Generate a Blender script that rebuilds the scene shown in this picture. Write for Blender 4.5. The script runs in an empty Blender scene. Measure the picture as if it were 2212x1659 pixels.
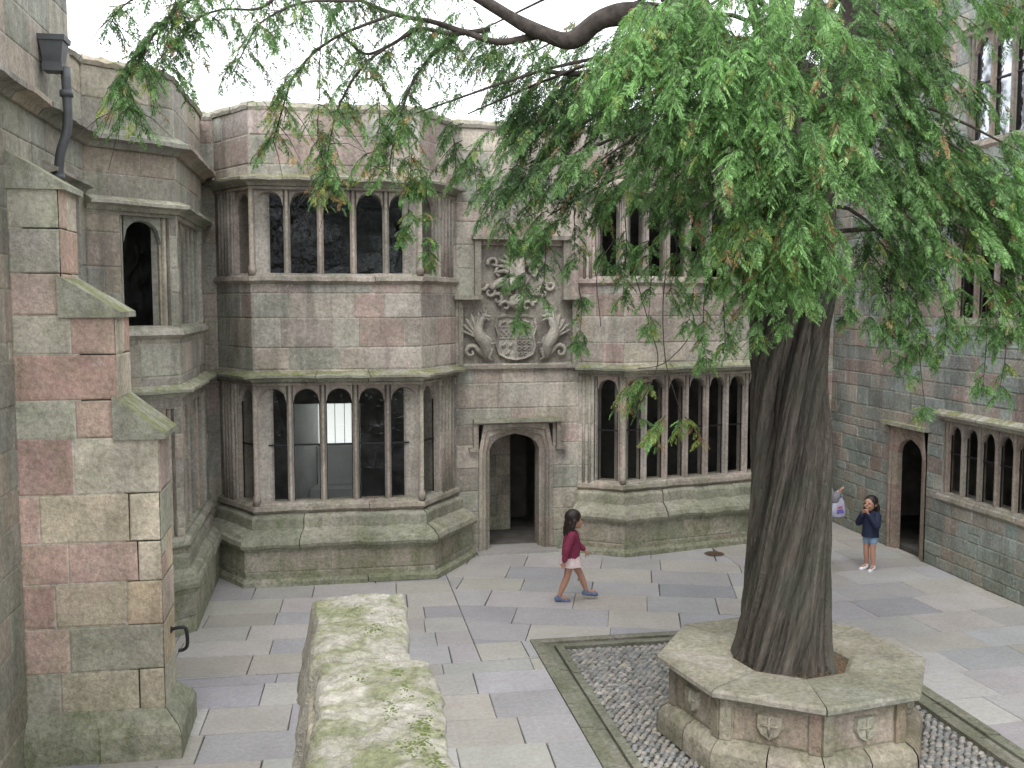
import bpy, bmesh, math, random
import numpy as np
from mathutils import Vector, Matrix, noise
R = random.Random(7)
NR = np.random.RandomState(5)
C = bpy.context.scene.collection
sc = bpy.context.scene
rad = math.radians
# ------------------------------------------------------------------ camera
CAMZ, FPX, CX, CY = 4.1, 2170.0, 1106.0, 829.5
cam = bpy.data.cameras.new('camera'); co = bpy.data.objects.new('camera', cam); C.objects.link(co)
co.location = (0, 0, CAMZ); co.rotation_euler = (rad(90 - 4.7), 0, rad(-10))
cam.sensor_width = 36; cam.lens = 36 * FPX / 2212; cam.clip_start = .05; cam.clip_end = 2000
sc.camera = co
_a, _p = rad(10), rad(4.7)
FW = Vector((math.sin(_a) * math.cos(_p), math.cos(_a) * math.cos(_p), -math.sin(_p)))
RT = Vector((math.cos(_a), -math.sin(_a), 0))
UP = RT.cross(FW)
def at(px, py, Y):
    d = FW + RT * ((px - CX) / FPX) + UP * ((CY - py) / FPX)
    return Vector((0, 0, CAMZ)) + d * (Y / d.y)
# ------------------------------------------------------------------ helpers
def rootloc(o):
    while o.parent: o = o.parent
    return o.location.copy()
class MB:
    def __init__(s): s.v = []; s.f = []; s.c = []; s.s = []
    def add(s, vs, fs, col=(.3, .3, .3), smooth=False):
        b = len(s.v); s.v += [tuple(v) for v in vs]
        for f in fs:
            s.f.append(tuple(i + b for i in f)); s.c.append(col); s.s.append(smooth)
    def build(s, name, mat, parent=None, local=False):
        me = bpy.data.meshes.new(name)
        vs = s.v
        if parent is not None and not local:
            L = rootloc(parent); vs = [(a - L.x, b - L.y, c - L.z) for a, b, c in vs]
        me.from_pydata(vs, [], s.f)
        ca = me.color_attributes.new('Col', 'FLOAT_COLOR', 'CORNER')
        arr = []
        for f, c in zip(s.f, s.c): arr += [c[0], c[1], c[2], 1.0] * len(f)
        ca.data.foreach_set('color', arr)
        me.polygons.foreach_set('use_smooth', s.s)
        me.materials.append(mat); me.update()
        o = bpy.data.objects.new(name, me); C.objects.link(o)
        if parent is not None: o.parent = parent
        return o
def tag(o, label=None, cat=None, group=None, kind=None):
    if label: o['label'] = label
    if cat: o['category'] = cat
    if group: o['group'] = group
    if kind: o['kind'] = kind
    return o
def empty(name, loc, label, cat, group=None, rz=0):
    o = bpy.data.objects.new(name, None); C.objects.link(o); o.location = loc; o.rotation_euler = (0, 0, rz)
    o.empty_display_size = .1
    return tag(o, label, cat, group)
class Fr:
    def __init__(s, A, B):
        s.A = Vector((A[0], A[1])); B = Vector((B[0], B[1])); s.L = (B - s.A).length
        s.d = (B - s.A) / s.L; s.n = Vector((s.d.y, -s.d.x))
    def p(s, a, n, z):
        q = s.A + s.d * a + s.n * n
        return (q.x, q.y, z)
def fbox(mb, F, s0, s1, n0, n1, z0, z1, col):
    vs = [F.p(a, n, z) for z in (z0, z1) for a, n in ((s0, n0), (s1, n0), (s1, n1), (s0, n1))]
    mb.add(vs, [(0, 1, 2, 3), (7, 6, 5, 4), (0, 4, 5, 1), (1, 5, 6, 2), (2, 6, 7, 3), (3, 7, 4, 0)], col)
def prism(mb, pts, z0, z1, col):
    n = len(pts)
    vs = [(p[0], p[1], z0) for p in pts] + [(p[0], p[1], z1) for p in pts]
    mb.add(vs, [tuple(range(n)), tuple(range(2 * n - 1, n - 1, -1))] + [(i, i + n, (i + 1) % n + n, (i + 1) % n) for i in range(n)], col)
def vary(c, a=.12):
    k = 1 + R.uniform(-a, a)
    return tuple(max(.01, x * k * (1 + R.uniform(-a, a) * .2)) for x in c)
def pick(pal): return vary(R.choice(pal))
def offs(pts, d):
    P = [Vector((p[0], p[1])) for p in pts]; ns = []
    for i in range(len(P) - 1):
        t = (P[i + 1] - P[i]).normalized(); ns.append(Vector((t.y, -t.x)))
    out = []
    for i, p in enumerate(P):
        if i == 0: m = ns[0]
        elif i == len(P) - 1: m = ns[-1]
        else:
            m = (ns[i - 1] + ns[i]) / (1 + ns[i - 1].dot(ns[i]))
        out.append(p + m * d)
    return out
def sweep(mb, pts, prof, pal, piece=.75, jit=.003):
    n = len(prof); rows = [offs(pts, o) for o, z in prof]
    for i in range(len(pts) - 1):
        L = (Vector(pts[i + 1][:2]) - Vector(pts[i][:2])).length
        k = max(1, round(L / piece)); cuts = [0] + [(j + R.uniform(-.18, .18)) / k for j in range(1, k)] + [1]
        for j in range(k):
            dz = R.uniform(-jit, jit); dn = R.uniform(-jit, jit); col = pick(pal)
            g = .004 / L if k > 1 else 0
            vs = []
            st = 5; t0, t1 = cuts[j] + g, cuts[j + 1] - g
            for m_ in range(st + 1):
                t = t0 + (t1 - t0) * m_ / st
                wz = R.uniform(-jit, jit) * 1.2 if 0 < m_ < st else -jit * .9
                for q in range(n):
                    a = rows[q][i]; b = rows[q][i + 1]; c = a.lerp(b, t); wq = wz * (1 if 1 < q < n - 1 else .3)
                    vs.append((c.x + dn, c.y + dn, prof[q][1] + dz + wq))
            fs = [(m_ * n + q, m_ * n + (q + 1) % n, (m_ + 1) * n + (q + 1) % n, (m_ + 1) * n + q) for m_ in range(st) for q in range(n)] + [tuple(range(n - 1, -1, -1)), tuple(range(st * n, (st + 1) * n))]
            mb.add(vs, fs, col)
def block(mb, F, s0, s1, z0, z1, h, col, n0=0, g=.006):
    j = lambda: R.uniform(-.004, .004)
    q = [(s0, z0), (s1, z0), (s1, z1), (s0, z1)]; sg = [(1, 1), (-1, 1), (-1, -1), (1, -1)]
    jj = [(j(), j()) for _ in q]
    vs = []
    for ins, hh in ((g, 0), (g + .004, h * .55), (g + .017, h)):
        for (a, z), (ea, ez), (ja, jz) in zip(q, sg, jj):
            vs.append(F.p(a + ea * ins + ja, n0 + hh, z + ez * ins + jz))
    fs = []
    for r in (0, 4):
        for i in range(4): fs.append((r + i, r + (i + 1) % 4, r + 4 + (i + 1) % 4, r + 4 + i))
    fs.append((8, 9, 10, 11))
    mb.add(vs, fs, col)
def sub(iv, a, b):
    out = []
    for x, y in iv:
        if b <= x or a >= y: out.append((x, y)); continue
        if a > x: out.append((x, a))
        if b < y: out.append((b, y))
    return out
def wall(mb, A, B, z0, z1, ops, pal, cw, courses, mortar=(.43, .40, .36), thick=.3, h=(.003, .013), split=.06):
    F = Fr(A, B)
    zs = [c for c in courses if z0 + .12 < c < z1 - .12]
    ed = [e for o in ops for e in (o[2], o[3]) if z0 < e < z1]
    zs = [c for c in zs if all(abs(c - e) > .13 for e in ed)]
    zs = sorted(set([z0, z1] + zs + ed))
    for za, zb in zip(zs[:-1], zs[1:]):
        if zb - za < .01: continue
        iv = [(0, F.L)]
        for o in ops:
            if o[2] < zb - .001 and o[3] > za + .001: iv = sub(iv, o[0], o[1])
        for a, b in iv:
            if b - a < .02: continue
            fbox(mb, F, a, b, -thick, 0, za, zb, mortar)
            s = a + (0 if R.random() < .5 else -R.uniform(0, cw[0]))
            while s < b - .001:
                w = R.uniform(*cw); e = s + w
                if b - e < cw[0] * .55: e = b
                x0, x1 = max(s, a), min(e, b)
                if x1 - x0 > .04:
                    if zb - za > .25 and x1 - x0 < .5 and R.random() < split:
                        zm = za + (zb - za) * R.uniform(.4, .6)
                        block(mb, F, x0, x1, za, zm, R.uniform(*h), pick(pal), g=.004); block(mb, F, x0, x1, zm, zb, R.uniform(*h), pick(pal), g=.004)
                    else: block(mb, F, x0, x1, za, zb, R.uniform(*h), pick(pal), g=R.uniform(.003, .006))
                s = e
    return F
def mkcourses(seed, lo, hi, top=12):
    r = random.Random(seed); z = 0; out = []
    while z < top: z += r.uniform(lo, hi); out.append(z)
    return out
def tube(mb, pts, rr, seg=8, col=(.3, .3, .3), cap=True, smooth=True):
    P = [Vector(p) for p in pts]; n = len(P)
    if not hasattr(rr, '__len__'): rr = [rr] * n
    vs = []; u = None
    for i in range(n):
        t = (P[min(i + 1, n - 1)] - P[max(i - 1, 0)]); t = t.normalized() if t.length > 1e-9 else Vector((0, 0, 1))
        if u is None:
            u = t.orthogonal().normalized()
        else:
            u = (u - t * u.dot(t)); u = u.normalized() if u.length > 1e-6 else t.orthogonal().normalized()
        w = t.cross(u)
        for k in range(seg):
            a = 2 * math.pi * k / seg
            vs.append(P[i] + (u * math.cos(a) + w * math.sin(a)) * rr[i])
    fs = [(i * seg + k, i * seg + (k + 1) % seg, (i + 1) * seg + (k + 1) % seg, (i + 1) * seg + k) for i in range(n - 1) for k in range(seg)]
    if cap: fs += [tuple(range(seg - 1, -1, -1)), tuple(range((n - 1) * seg, n * seg))]
    mb.add(vs, fs, col, smooth)
def smoothpath(pts, sub_=5):
    P = [Vector(p) for p in pts]; out = []
    for i in range(len(P) - 1):
        p0 = P[max(i - 1, 0)]; p1 = P[i]; p2 = P[i + 1]; p3 = P[min(i + 2, len(P) - 1)]
        for k in range(sub_):
            t = k / sub_
            out.append(.5 * ((2 * p1) + (p2 - p0) * t + (2 * p0 - 5 * p1 + 4 * p2 - p3) * t * t + (3 * p1 - p0 - 3 * p2 + p3) * t ** 3))
    out.append(P[-1]); return out
def ellipsoid(mb, c, r, rot=None, seg=14, rings=9, col=(.3, .3, .3)):
    vs = []; fs = []
    c = Vector(c)
    for i in range(rings + 1):
        th = math.pi * i / rings
        for k in range(seg):
            a = 2 * math.pi * k / seg
            v = Vector((r[0] * math.sin(th) * math.cos(a), r[1] * math.sin(th) * math.sin(a), r[2] * math.cos(th)))
            if rot: v = rot @ v
            vs.append(c + v)
    for i in range(rings):
        for k in range(seg): fs.append((i * seg + k, (i + 1) * seg + k, (i + 1) * seg + (k + 1) % seg, i * seg + (k + 1) % seg))
    mb.add(vs, fs, col, True)
# ------------------------------------------------------------------ materials
def newmat(name):
    m = bpy.data.materials.new(name); m.use_nodes = True
    nt = m.node_tree; b = nt.nodes['Principled BSDF']; return m, nt, b
class NB:
    def __init__(s, nt): s.nt = nt
    def n(s, t, **k):
        o = s.nt.nodes.new(t)
        for a, v in k.items(): setattr(o, a, v)
        return o
    def l(s, a, b): s.nt.links.new(a, b)
    def noise(s, vec, scale, detail=3, rough=.6, dist=0):
        o = s.n('ShaderNodeTexNoise'); o.inputs['Scale'].default_value = scale; o.inputs['Detail'].default_value = detail
        o.inputs['Roughness'].default_value = rough; o.inputs['Distortion'].default_value = dist
        s.l(vec, o.inputs['Vector']); return o.outputs['Fac']
    def rng(s, v, a, b, c, d):
        o = s.n('ShaderNodeMapRange'); s.l(v, o.inputs[0])
        for i, x in enumerate((a, b, c, d)): o.inputs[i + 1].default_value = x
        return o.outputs[0]
    def math(s, op, a, b):
        o = s.n('ShaderNodeMath', operation=op)
        for i, x in enumerate((a, b)):
            if isinstance(x, (int, float)): o.inputs[i].default_value = x
            else: s.l(x, o.inputs[i])
        return o.outputs[0]
    def mix(s, f, a, b, mode='MIX'):
        o = s.n('ShaderNodeMix', data_type='RGBA', blend_type=mode)
        for i, x in ((0, f), (6, a), (7, b)):
            if isinstance(x, (int, float)): o.inputs[i].default_value = x
            elif isinstance(x, tuple): o.inputs[i].default_value = (*x, 1)
            else: s.l(x, o.inputs[i])
        return o.outputs[2]
    def scalevec(s, v, sc_):
        o = s.n('ShaderNodeMapping'); o.inputs['Scale'].default_value = sc_; s.l(v, o.inputs['Vector']); return o.outputs[0]
def stone(name, green=.35, low=.6, upm=.8, lichen=.25, streak=.5, bump=.5, greencol=(.12, .14, .07), rough=.9, mossthr=.45, amp=1.0, brown=.28, tint=None, grain=1.0):
    m, nt, b = newmat(name); k = NB(nt)
    col = k.n('ShaderNodeAttribute', attribute_name='Col').outputs['Color']
    g = k.n('ShaderNodeNewGeometry'); pos = g.outputs['Position']
    nA = k.noise(pos, 1.3, 3, .65); nB = k.noise(pos, 21, 4, .8); nC = k.noise(pos, 3.1, 3, .75, .4); nD = k.noise(pos, 8.5, 4, .8)
    sv = k.n('ShaderNodeSeparateXYZ'); k.l(pos, sv.inputs[0]); z = sv.outputs['Z']
    sn = k.n('ShaderNodeSeparateXYZ'); k.l(g.outputs['Normal'], sn.inputs[0]); nz = sn.outputs['Z']
    c = col
    if tint: c = k.mix(tint[2], c, k.mix(k.rng(nC, .4, .6, 0, 1), tint[0], tint[1]))
    c = k.mix(1.0, c, k.rng(nA, .28, .72, 1 - .36 * amp, 1 + .30 * amp), 'MULTIPLY')
    c = k.mix(1.0, c, k.rng(nB, .25, .75, 1 - .42 * grain, 1 + .40 * grain), 'MULTIPLY')
    c = k.mix(k.rng(nD, .45, .75, 0, brown), c, (.21, .15, .12))
    if streak:
        nE = k.noise(k.scalevec(pos, (4, 4, .40)), 1, 3, .65)
        c = k.mix(k.rng(nE, .48, .72, 0, streak), c, (.08, .073, .068))
    if lichen: c = k.mix(k.math('MULTIPLY', k.rng(nD, .54, .66, 0, lichen), k.rng(nB, .4, .6, .2, 1)), c, (.55, .54, .50))
    lowf = k.rng(z, .1, 1.5, low, 0)
    gf = k.math('ADD', k.rng(nC, .45, .70, 0, green), k.math('MULTIPLY', lowf, k.rng(nD, .3, .6, .3, 1)))
    upf = k.math('MULTIPLY', k.rng(nz, .25, .75, 0, upm), k.rng(nC, mossthr - .10, mossthr + .08, .12, 1))
    gf = k.math('MAXIMUM', gf, upf)
    gm = k.mix(k.rng(nB, .3, .7, 0, 1), (greencol[0] * .5, greencol[1] * .5, greencol[2] * .55), (greencol[0] * 1.7, greencol[1] * 1.65, greencol[2] * 1.7))
    cl = k.n('ShaderNodeClamp'); k.l(gf, cl.inputs[0]); cl.inputs['Max'].default_value = .85
    c = k.mix(cl.outputs[0], c, gm)
    k.l(c, b.inputs['Base Color']); b.inputs['Roughness'].default_value = rough
    b.inputs['Specular IOR Level'].default_value = .25
    bp = k.n('ShaderNodeBump'); bp.inputs['Strength'].default_value = bump; bp.inputs['Distance'].default_value = .03
    k.l(k.math('ADD', k.math('MULTIPLY', nB, .6), k.math('MULTIPLY', nD, .7)), bp.inputs['Height']); k.l(bp.outputs[0], b.inputs['Normal'])
    return m
M = {}
M['facade'] = stone('facade_stone', .24, .55, .5, .5, .5, .6, (.16, .18, .11), tint=((.40, .29, .255), (.42, .375, .31), .14))
M['trim'] = stone('trim_stone', .14, .3, .5, .3, .5, .35)
M['mossy'] = stone('mossy_ledge_stone', .30, .25, .85, .35, .45, .7, (.15, .165, .06), mossthr=.5)
M['plinth'] = stone('bay_plinth_stone', .42, .55, .5, .35, .5, .6, (.12, .14, .065), mossthr=.52)
M['left'] = stone('left_range_stone', .3, .4, .7, .3, .5, .6, tint=((.27, .25, .205), (.31, .26, .21), .12))
M['right'] = stone('right_range_stone', .12, .35, .6, .5, .4, .7, tint=((.22, .265, .24), (.29, .23, .20), .20))
M['butt'] = stone('buttress_stone', .36, .3, .8, .35, .25, .6, (.17, .18, .10), brown=.22, tint=((.48, .38, .32), (.52, .46, .35), .18))
M['planter'] = stone('planter_stone', .45, .35, .5, .35, .35, .8, (.12, .135, .06), brown=.35)
M['slab'] = stone('planter_slab_stone', .35, .0, .45, .35, .0, .35, (.14, .14, .075))
M['parapet'] = stone('parapet_stone', .38, 0, .72, .9, .15, 1.0, (.13, .15, .05), mossthr=.53, brown=.5)
M['paving'] = stone('paving_stone', .06, .0, .10, .12, 0, .15, (.20, .185, .14), .6, .5, .30, .12, grain=.45)
M['cobble'] = stone('cobble_stone', .15, .1, .1, .15, 0, .3, (.10, .11, .06), .65, .5, .5)
M['kerb'] = stone('kerb_stone', .5, .3, .5, .2, 0, .5, (.10, .11, .06))
M['carve'] = stone('carved_stone', .14, 0, .3, .3, .6, .9)
def plain(name, col, rough=.6, metal=0, nscale=20, amt=.25, bump=.1, spec=.4):
    m, nt, b = newmat(name); k = NB(nt)
    tc = k.n('ShaderNodeTexCoord').outputs['Object']; nz = k.noise(tc, nscale, 3)
    c = k.mix(1.0, col, k.rng(nz, .25, .75, 1 - amt, 1 + amt), 'MULTIPLY'); k.l(c, b.inputs['Base Color'])
    b.inputs['Roughness'].default_value = rough; b.inputs['Metallic'].default_value = metal; b.inputs['Specular IOR Level'].default_value = spec
    bp = k.n('ShaderNodeBump'); bp.inputs['Strength'].default_value = bump; bp.inputs['Distance'].default_value = .01; k.l(nz, bp.inputs['Height']); k.l(bp.outputs[0], b.inputs['Normal'])
    return m
M['iron'] = plain('black_iron', (.02, .02, .022), .5, .3)
M['lead'] = plain('lead', (.09, .095, .10), .6, .3, 6)
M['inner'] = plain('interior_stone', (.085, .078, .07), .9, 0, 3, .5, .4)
M['floor'] = plain('interior_flags', (.24, .235, .23), .6, 0, 2, .3, .2)
M['dirt'] = plain('ground_earth', (.12, .13, .08), .95, 0, 3, .3)
M['joint'] = plain('joint_earth', (.085, .08, .068), .95, 0, 12, .4)
M['soil'] = plain('mulch', (.13, .085, .05), .95, 0, 60, .7, 1)
M['white'] = plain('whitewash', (.82, .83, .81), .8, 0, 3, .12)
M['skin'] = plain('skin', (.42, .23, .16), .55, 0, 8, .06, 0)
M['hair'] = plain('dark_hair', (.018, .011, .009), .45, 0, 60, .5, .6)
M['maroon'] = plain('maroon_cloth', (.20, .028, .065), .85, 0, 25, .2, .4)
M['pale'] = plain('pale_pink_cloth', (.66, .55, .53), .85, 0, 25, .15, .4)
M['navy'] = plain('navy_cloth', (.012, .018, .045), .8, 0, 25, .3, .4)
M['denim'] = plain('pale_denim', (.22, .33, .46), .85, 0, 25, .2, .4)
M['blueshoe'] = plain('grey_blue_shoe', (.12, .16, .26), .6)
M['whiteshoe'] = plain('white_shoe', (.7, .7, .75), .5)
M['grey'] = plain('grey_cloth', (.2, .2, .22), .8)
M['bag'] = plain('plastic_bag', (.42, .42, .52), .35, 0, 9, .2, .5)
M['print'] = plain('bag_print', (.12, .10, .35), .5)
M['printr'] = plain('bag_print_red', (.45, .08, .16), .5)
def glassmat(name, add, mul):
    m, nt, b = newmat(name); k = NB(nt)
    nt.nodes.remove(b); out = nt.nodes['Material Output']
    tr = k.n('ShaderNodeBsdfTransparent'); tr.inputs[0].default_value = (.88, .89, .88, 1)
    gl = k.n('ShaderNodeBsdfGlossy'); gl.inputs['Roughness'].default_value = .04; gl.inputs[0].default_value = (.85, .9, .95, 1)
    pos = k.n('ShaderNodeNewGeometry').outputs['Position']
    bp = k.n('ShaderNodeBump'); bp.inputs['Strength'].default_value = .5; bp.inputs['Distance'].default_value = .03
    nz = k.noise(pos, 6, 2); k.l(nz, bp.inputs['Height']); k.l(bp.outputs[0], gl.inputs['Normal'])
    fr = k.n('ShaderNodeFresnel'); fr.inputs[0].default_value = 1.45
    f = k.math('ADD', k.math('MULTIPLY', fr.outputs[0], mul), k.math('MULTIPLY', k.rng(k.noise(pos, 2.3, 3), .45, .6, .1, 1), add))
    mx = k.n('ShaderNodeMixShader'); k.l(f, mx.inputs[0]); k.l(tr.outputs[0], mx.inputs[1]); k.l(gl.outputs[0], mx.inputs[2])
    k.l(mx.outputs[0], out.inputs[0]); return m
M['glass'] = glassmat('old_window_glass', .022, .35)
M['glass2'] = glassmat('sky_reflecting_glass', .45, 1.0)
def frosted():
    m, nt, b = newmat('bright_obscured_glass'); k = NB(nt); nt.nodes.remove(b)
    t = k.n('ShaderNodeBsdfTranslucent'); t.inputs[0].default_value = (.98, .99, .96, 1)
    k.l(t.outputs[0], nt.nodes['Material Output'].inputs[0]); return m
M['frost'] = frosted()
def barkmat():
    m, nt, b = newmat('yew_bark'); k = NB(nt)
    v = k.n('ShaderNodeUVMap').outputs[0]
    pos = k.n('ShaderNodeNewGeometry').outputs['Position']
    n1 = k.noise(k.scalevec(v, (20, 1.0, 1)), 1, 4, .7, .3); n2 = k.noise(pos, 3, 3)
    n4 = k.noise(k.scalevec(v, (120, 7, 1)), 1, 4, .8, .2)
    crease_shade = k.n('ShaderNodeAttribute', attribute_name='Col').outputs['Color']
    c = k.mix(k.rng(n1, .32, .65, 0, 1), (.075, .064, .053), (.155, .135, .115))
    c = k.mix(k.rng(n4, .42, .66, 0, .6), c, (.235, .21, .18))
    c = k.mix(k.rng(n2, .55, .72, 0, .3), c, (.11, .07, .05))
    c = k.mix(k.rng(k.noise(pos, 1.7, 3, .7), .42, .62, 0, .6), c, (.10, .115, .085))
    c = k.mix(1.0, c, crease_shade, 'MULTIPLY')  # multiplies painted groove shade into the bark colour
    k.l(c, b.inputs['Base Color']); b.inputs['Roughness'].default_value = .95; b.inputs['Specular IOR Level'].default_value = .15
    bp = k.n('ShaderNodeBump'); bp.inputs['Strength'].default_value = 1; bp.inputs['Distance'].default_value = .06
    k.l(k.math('ADD', n1, n4), bp.inputs['Height']); k.l(bp.outputs[0], b.inputs['Normal']); return m
M['bark'] = barkmat()
M['limb'] = plain('limb_bark', (.065, .053, .046), .95, 0, 14, .6, .8)
def leafmat():
    m, nt, b = newmat('yew_foliage'); k = NB(nt)
    col = k.n('ShaderNodeAttribute', attribute_name='Col').outputs['Color']
    k.l(col, b.inputs['Base Color']); b.inputs['Roughness'].default_value = .5; b.inputs['Specular IOR Level'].default_value = .35
    t = k.n('ShaderNodeBsdfTranslucent'); k.l(k.mix(1.0, col, (1.3, 1.4, .8), 'MULTIPLY'), t.inputs[0])
    mx = k.n('ShaderNodeMixShader'); mx.inputs[0].default_value = .32; k.l(b.outputs[0], mx.inputs[1]); k.l(t.outputs[0], mx.inputs[2])
    k.l(mx.outputs[0], nt.nodes['Material Output'].inputs[0]); return m
M['leaf'] = leafmat()
# ------------------------------------------------------------------ palettes
P_FAC = [(.41, .37, .32), (.45, .40, .34), (.42, .34, .305), (.37, .36, .31), (.50, .45, .39), (.41, .315, .285), (.34, .345, .30), (.51, .46, .41), (.39, .38, .345), (.37, .275, .245), (.45, .42, .37), (.47, .42, .36), (.32, .29, .26), (.44, .365, .33), (.38, .39, .34)]
P_TRIM = [(.39, .345, .295), (.36, .32, .28), (.41, .365, .325), (.34, .305, .27), (.39, .33, .29)]
P_MOSS = [(.35, .34, .28), (.31, .31, .25), (.37, .35, .30)]
P_LEFT = [(.34, .31, .26), (.30, .29, .24), (.38, .33, .265), (.28, .28, .24), (.34, .285, .235), (.26, .25, .215)]
P_BUTT = [(.58, .46, .32), (.55, .48, .36), (.53, .40, .335), (.47, .31, .26), (.45, .42, .35), (.42, .43, .34), (.53, .48, .39), (.40, .39, .34), (.46, .37, .32), (.57, .50, .39), (.51, .36, .30)]
P_RIGHT = [(.24, .29, .27), (.26, .29, .265), (.30, .27, .235), (.33, .265, .23), (.23, .27, .25), (.28, .315, .295), (.28, .215, .19), (.33, .31, .27), (.21, .23, .215)]
P_PLAN = [(.38, .345, .28), (.37, .335, .275), (.40, .335, .29), (.35, .325, .27), (.39, .31, .265)]
P_PAVE = [(.345, .338, .342), (.325, .32, .33), (.36, .35, .345), (.36, .345, .315), (.305, .303, .318), (.375, .362, .345), (.335, .328, .328), (.35, .335, .305)]
# ------------------------------------------------------------------ plan
Lw = -2.75
LP = [(Lw, -2.5), (Lw, 12.05), (-1.87, 12.8), (-1.87, 15.2), (-2.0, 15.9)]
FP = [(-2.0, 15.9), (-1.75, 15.85), (-1.16, 14.9), (1.26, 14.9), (1.9, 15.95), (3.95, 16.05), (4.6, 15.65), (7.4, 16.3), (8.0, 17.0), (9.1, 17.3)]
RP = [(9.1, 17.3), (9.1, 2.0)]
TOP = 6.82
def window(parent, A, B, s0, s1, z0, z1, n, mat, pal, bars=(), mw=.1, head=.06, glass='glass', front=-.04, gd=-.17, db=-.25, me=None):
    me = mw if me is None else me
    F = Fr(A, B); mb = MB(); w = s1 - s0; lw = (w - mw * (n - 1) - 2 * me) / n
    LS = [s0 + me + k * (lw + mw) for k in range(n)]
    MU = [(s0, me)] + [(LS[k] + lw, mw) for k in range(n - 1)] + [(s1 - me, me)]
    for a, m0 in MU:
        col = pick(pal)
        sec = [(0, db), (0, front - .07), (m0 * .16, front - .05), (m0 * .20, front - .02), (m0 * .34, front), (m0 * .66, front), (m0 * .80, front - .02), (m0 * .84, front - .05), (m0, front - .07), (m0, db)]
        m_ = len(sec)
        vs = [F.p(a + x, y, z) for z in (z0 + .005, z1 - .002) for x, y in sec]
        mb.add(vs, [(i, (i + 1) % m_, (i + 1) % m_ + m_, i + m_) for i in range(m_)] + [tuple(range(m_ - 1, -1, -1)), tuple(range(m_, 2 * m_))], col)
    N = 12
    for a in LS:
        zs_ = z1 - head - lw * .55; col = pick(pal)
        arc = []
        for i in range(N + 1):
            x = -1 + 2 * i / N
            arc.append((a + lw * i / N, zs_ + lw * .55 * (1 - abs(x) ** 2.0) ** .5))
        f1, f2 = front - .02, front - .065
        e = .02
        for (xa, za), (xb, zb) in zip(arc[:-1], arc[1:]):
            mb.add([F.p(xa, f1, min(za + e, z1 - .01)), F.p(xb, f1, min(zb + e, z1 - .01)), F.p(xb, f1, z1 - .003), F.p(xa, f1, z1 - .003)], [(0, 1, 2, 3)], col)
            mb.add([F.p(xa, f2, za), F.p(xb, f2, zb), F.p(xb, f1, zb + e), F.p(xa, f1, za + e)], [(0, 1, 2, 3)], col)
            mb.add([F.p(xa, db + .01, za), F.p(xb, db + .01, zb), F.p(xb, f2, zb), F.p(xa, f2, za)], [(0, 1, 2, 3)], col)
            mb.add([F.p(xb, db + .005, zb), F.p(xa, db + .005, za), F.p(xa, db + .005, z1), F.p(xb, db + .005, z1)], [(0, 1, 2, 3)], col)
    o = mb.build('window', mat, parent)
    g = MB(); g.add([F.p(s0, gd, z0), F.p(s1, gd, z0), F.p(s1, gd, z1), F.p(s0, gd, z1)], [(0, 1, 2, 3)]); g.build('glazing', M[glass], o)
    if bars:
        bb = MB()
        for zb in bars:
            for a in LS: fbox(bb, F, a, a + lw, gd, gd + .03, zb, zb + .022, (.3, .3, .3))
        for a in LS:
            for e in (a, a + lw - .012): fbox(bb, F, e, e + .012, gd + .002, gd + .02, z0 + .01, z1 - head - lw * .45, (.3, .3, .3))
        bb.build('glazing_bar', M['iron'], o)
    return o
def hood(z, o=.2): return [(-.01, z - .07), (.04, z - .07), (.07, z - .02), (o, z), (o + .005, z + .035), (.03, z + .09), (-.01, z + .09)]
def sillp(z, o=.06): return [(-.26, z + .012), (-.04, z + .008), (o, z - .045), (o + .01, z - .10), (.012, z - .15), (-.26, z - .15)]
BAYM = [(0, .50), (.28, .50), (.30, .55), (.355, .57), (.375, .62), (.355, .68), (.31, .70), (.28, .74), (.16, .785), (.115, .80), (.11, .94), (.10, .96), (.03, .998), (0, 1.0)]
BAYL = [(o * .48, z) for o, z in BAYM]
# ================================================================== MAIN RANGE
main = empty('stone_building', (2.9, 16.0, 0), 'two storey stone range with a carved coat of arms over its doorway', 'building')
cF = mkcourses(3, .29, .43)
mb = MB()
ops = {i: [] for i in range(len(FP) - 1)}
seglen = [Fr(FP[i], FP[i + 1]).L for i in range(len(FP) - 1)]
ZL, ZH, UL, UH = 1.15, 2.97, 4.5, 5.78
ops[1] = [(.52, 1.06, ZL, ZH), (.52, 1.06, UL, UH)]
ops[2] = [(.02, seglen[2] - .02, ZL, ZH), (.02, seglen[2] - .02, UL, UH)]
ops[3] = [(.05, .62, ZL, ZH), (.05, .62, UL, UH)]
ops[5] = [(.26, .70, ZL, ZH), (.26, .70, UL, UH)]
ops[6] = [(.03, seglen[6] - .03, ZL, ZH), (.03, seglen[6] - .03, UL, UH)]
D0, D1, DT = .57, 1.41, 1.94
ops[4] = [(D0 - .2, D1 + .2, -.01, DT + .17), (.08, 1.96, 3.1, 4.12), (.36, 1.80, 4.12, 5.0)]
for i in range(len(FP) - 1):
    wall(mb, FP[i], FP[i + 1], 0, TOP, ops[i], P_FAC, (.36, .95), cF)
mb.build('wall', M['facade'], main)
bar = (1.98,)
for i, n in ((1, 1), (2, 5), (3, 1), (5, 1), (6, 7)):
    for j, o in enumerate(ops[i]):
        side = n == 1
        window(main, FP[i], FP[i + 1], o[0], o[1], o[2], o[3], n, M['trim'], P_TRIM, bars=bar if j == 0 else (), mw=.06 if side else .092, head=.15 if j == 0 else .12, front=-.02, gd=-.10 if side else -.14, me=.05)
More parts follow.
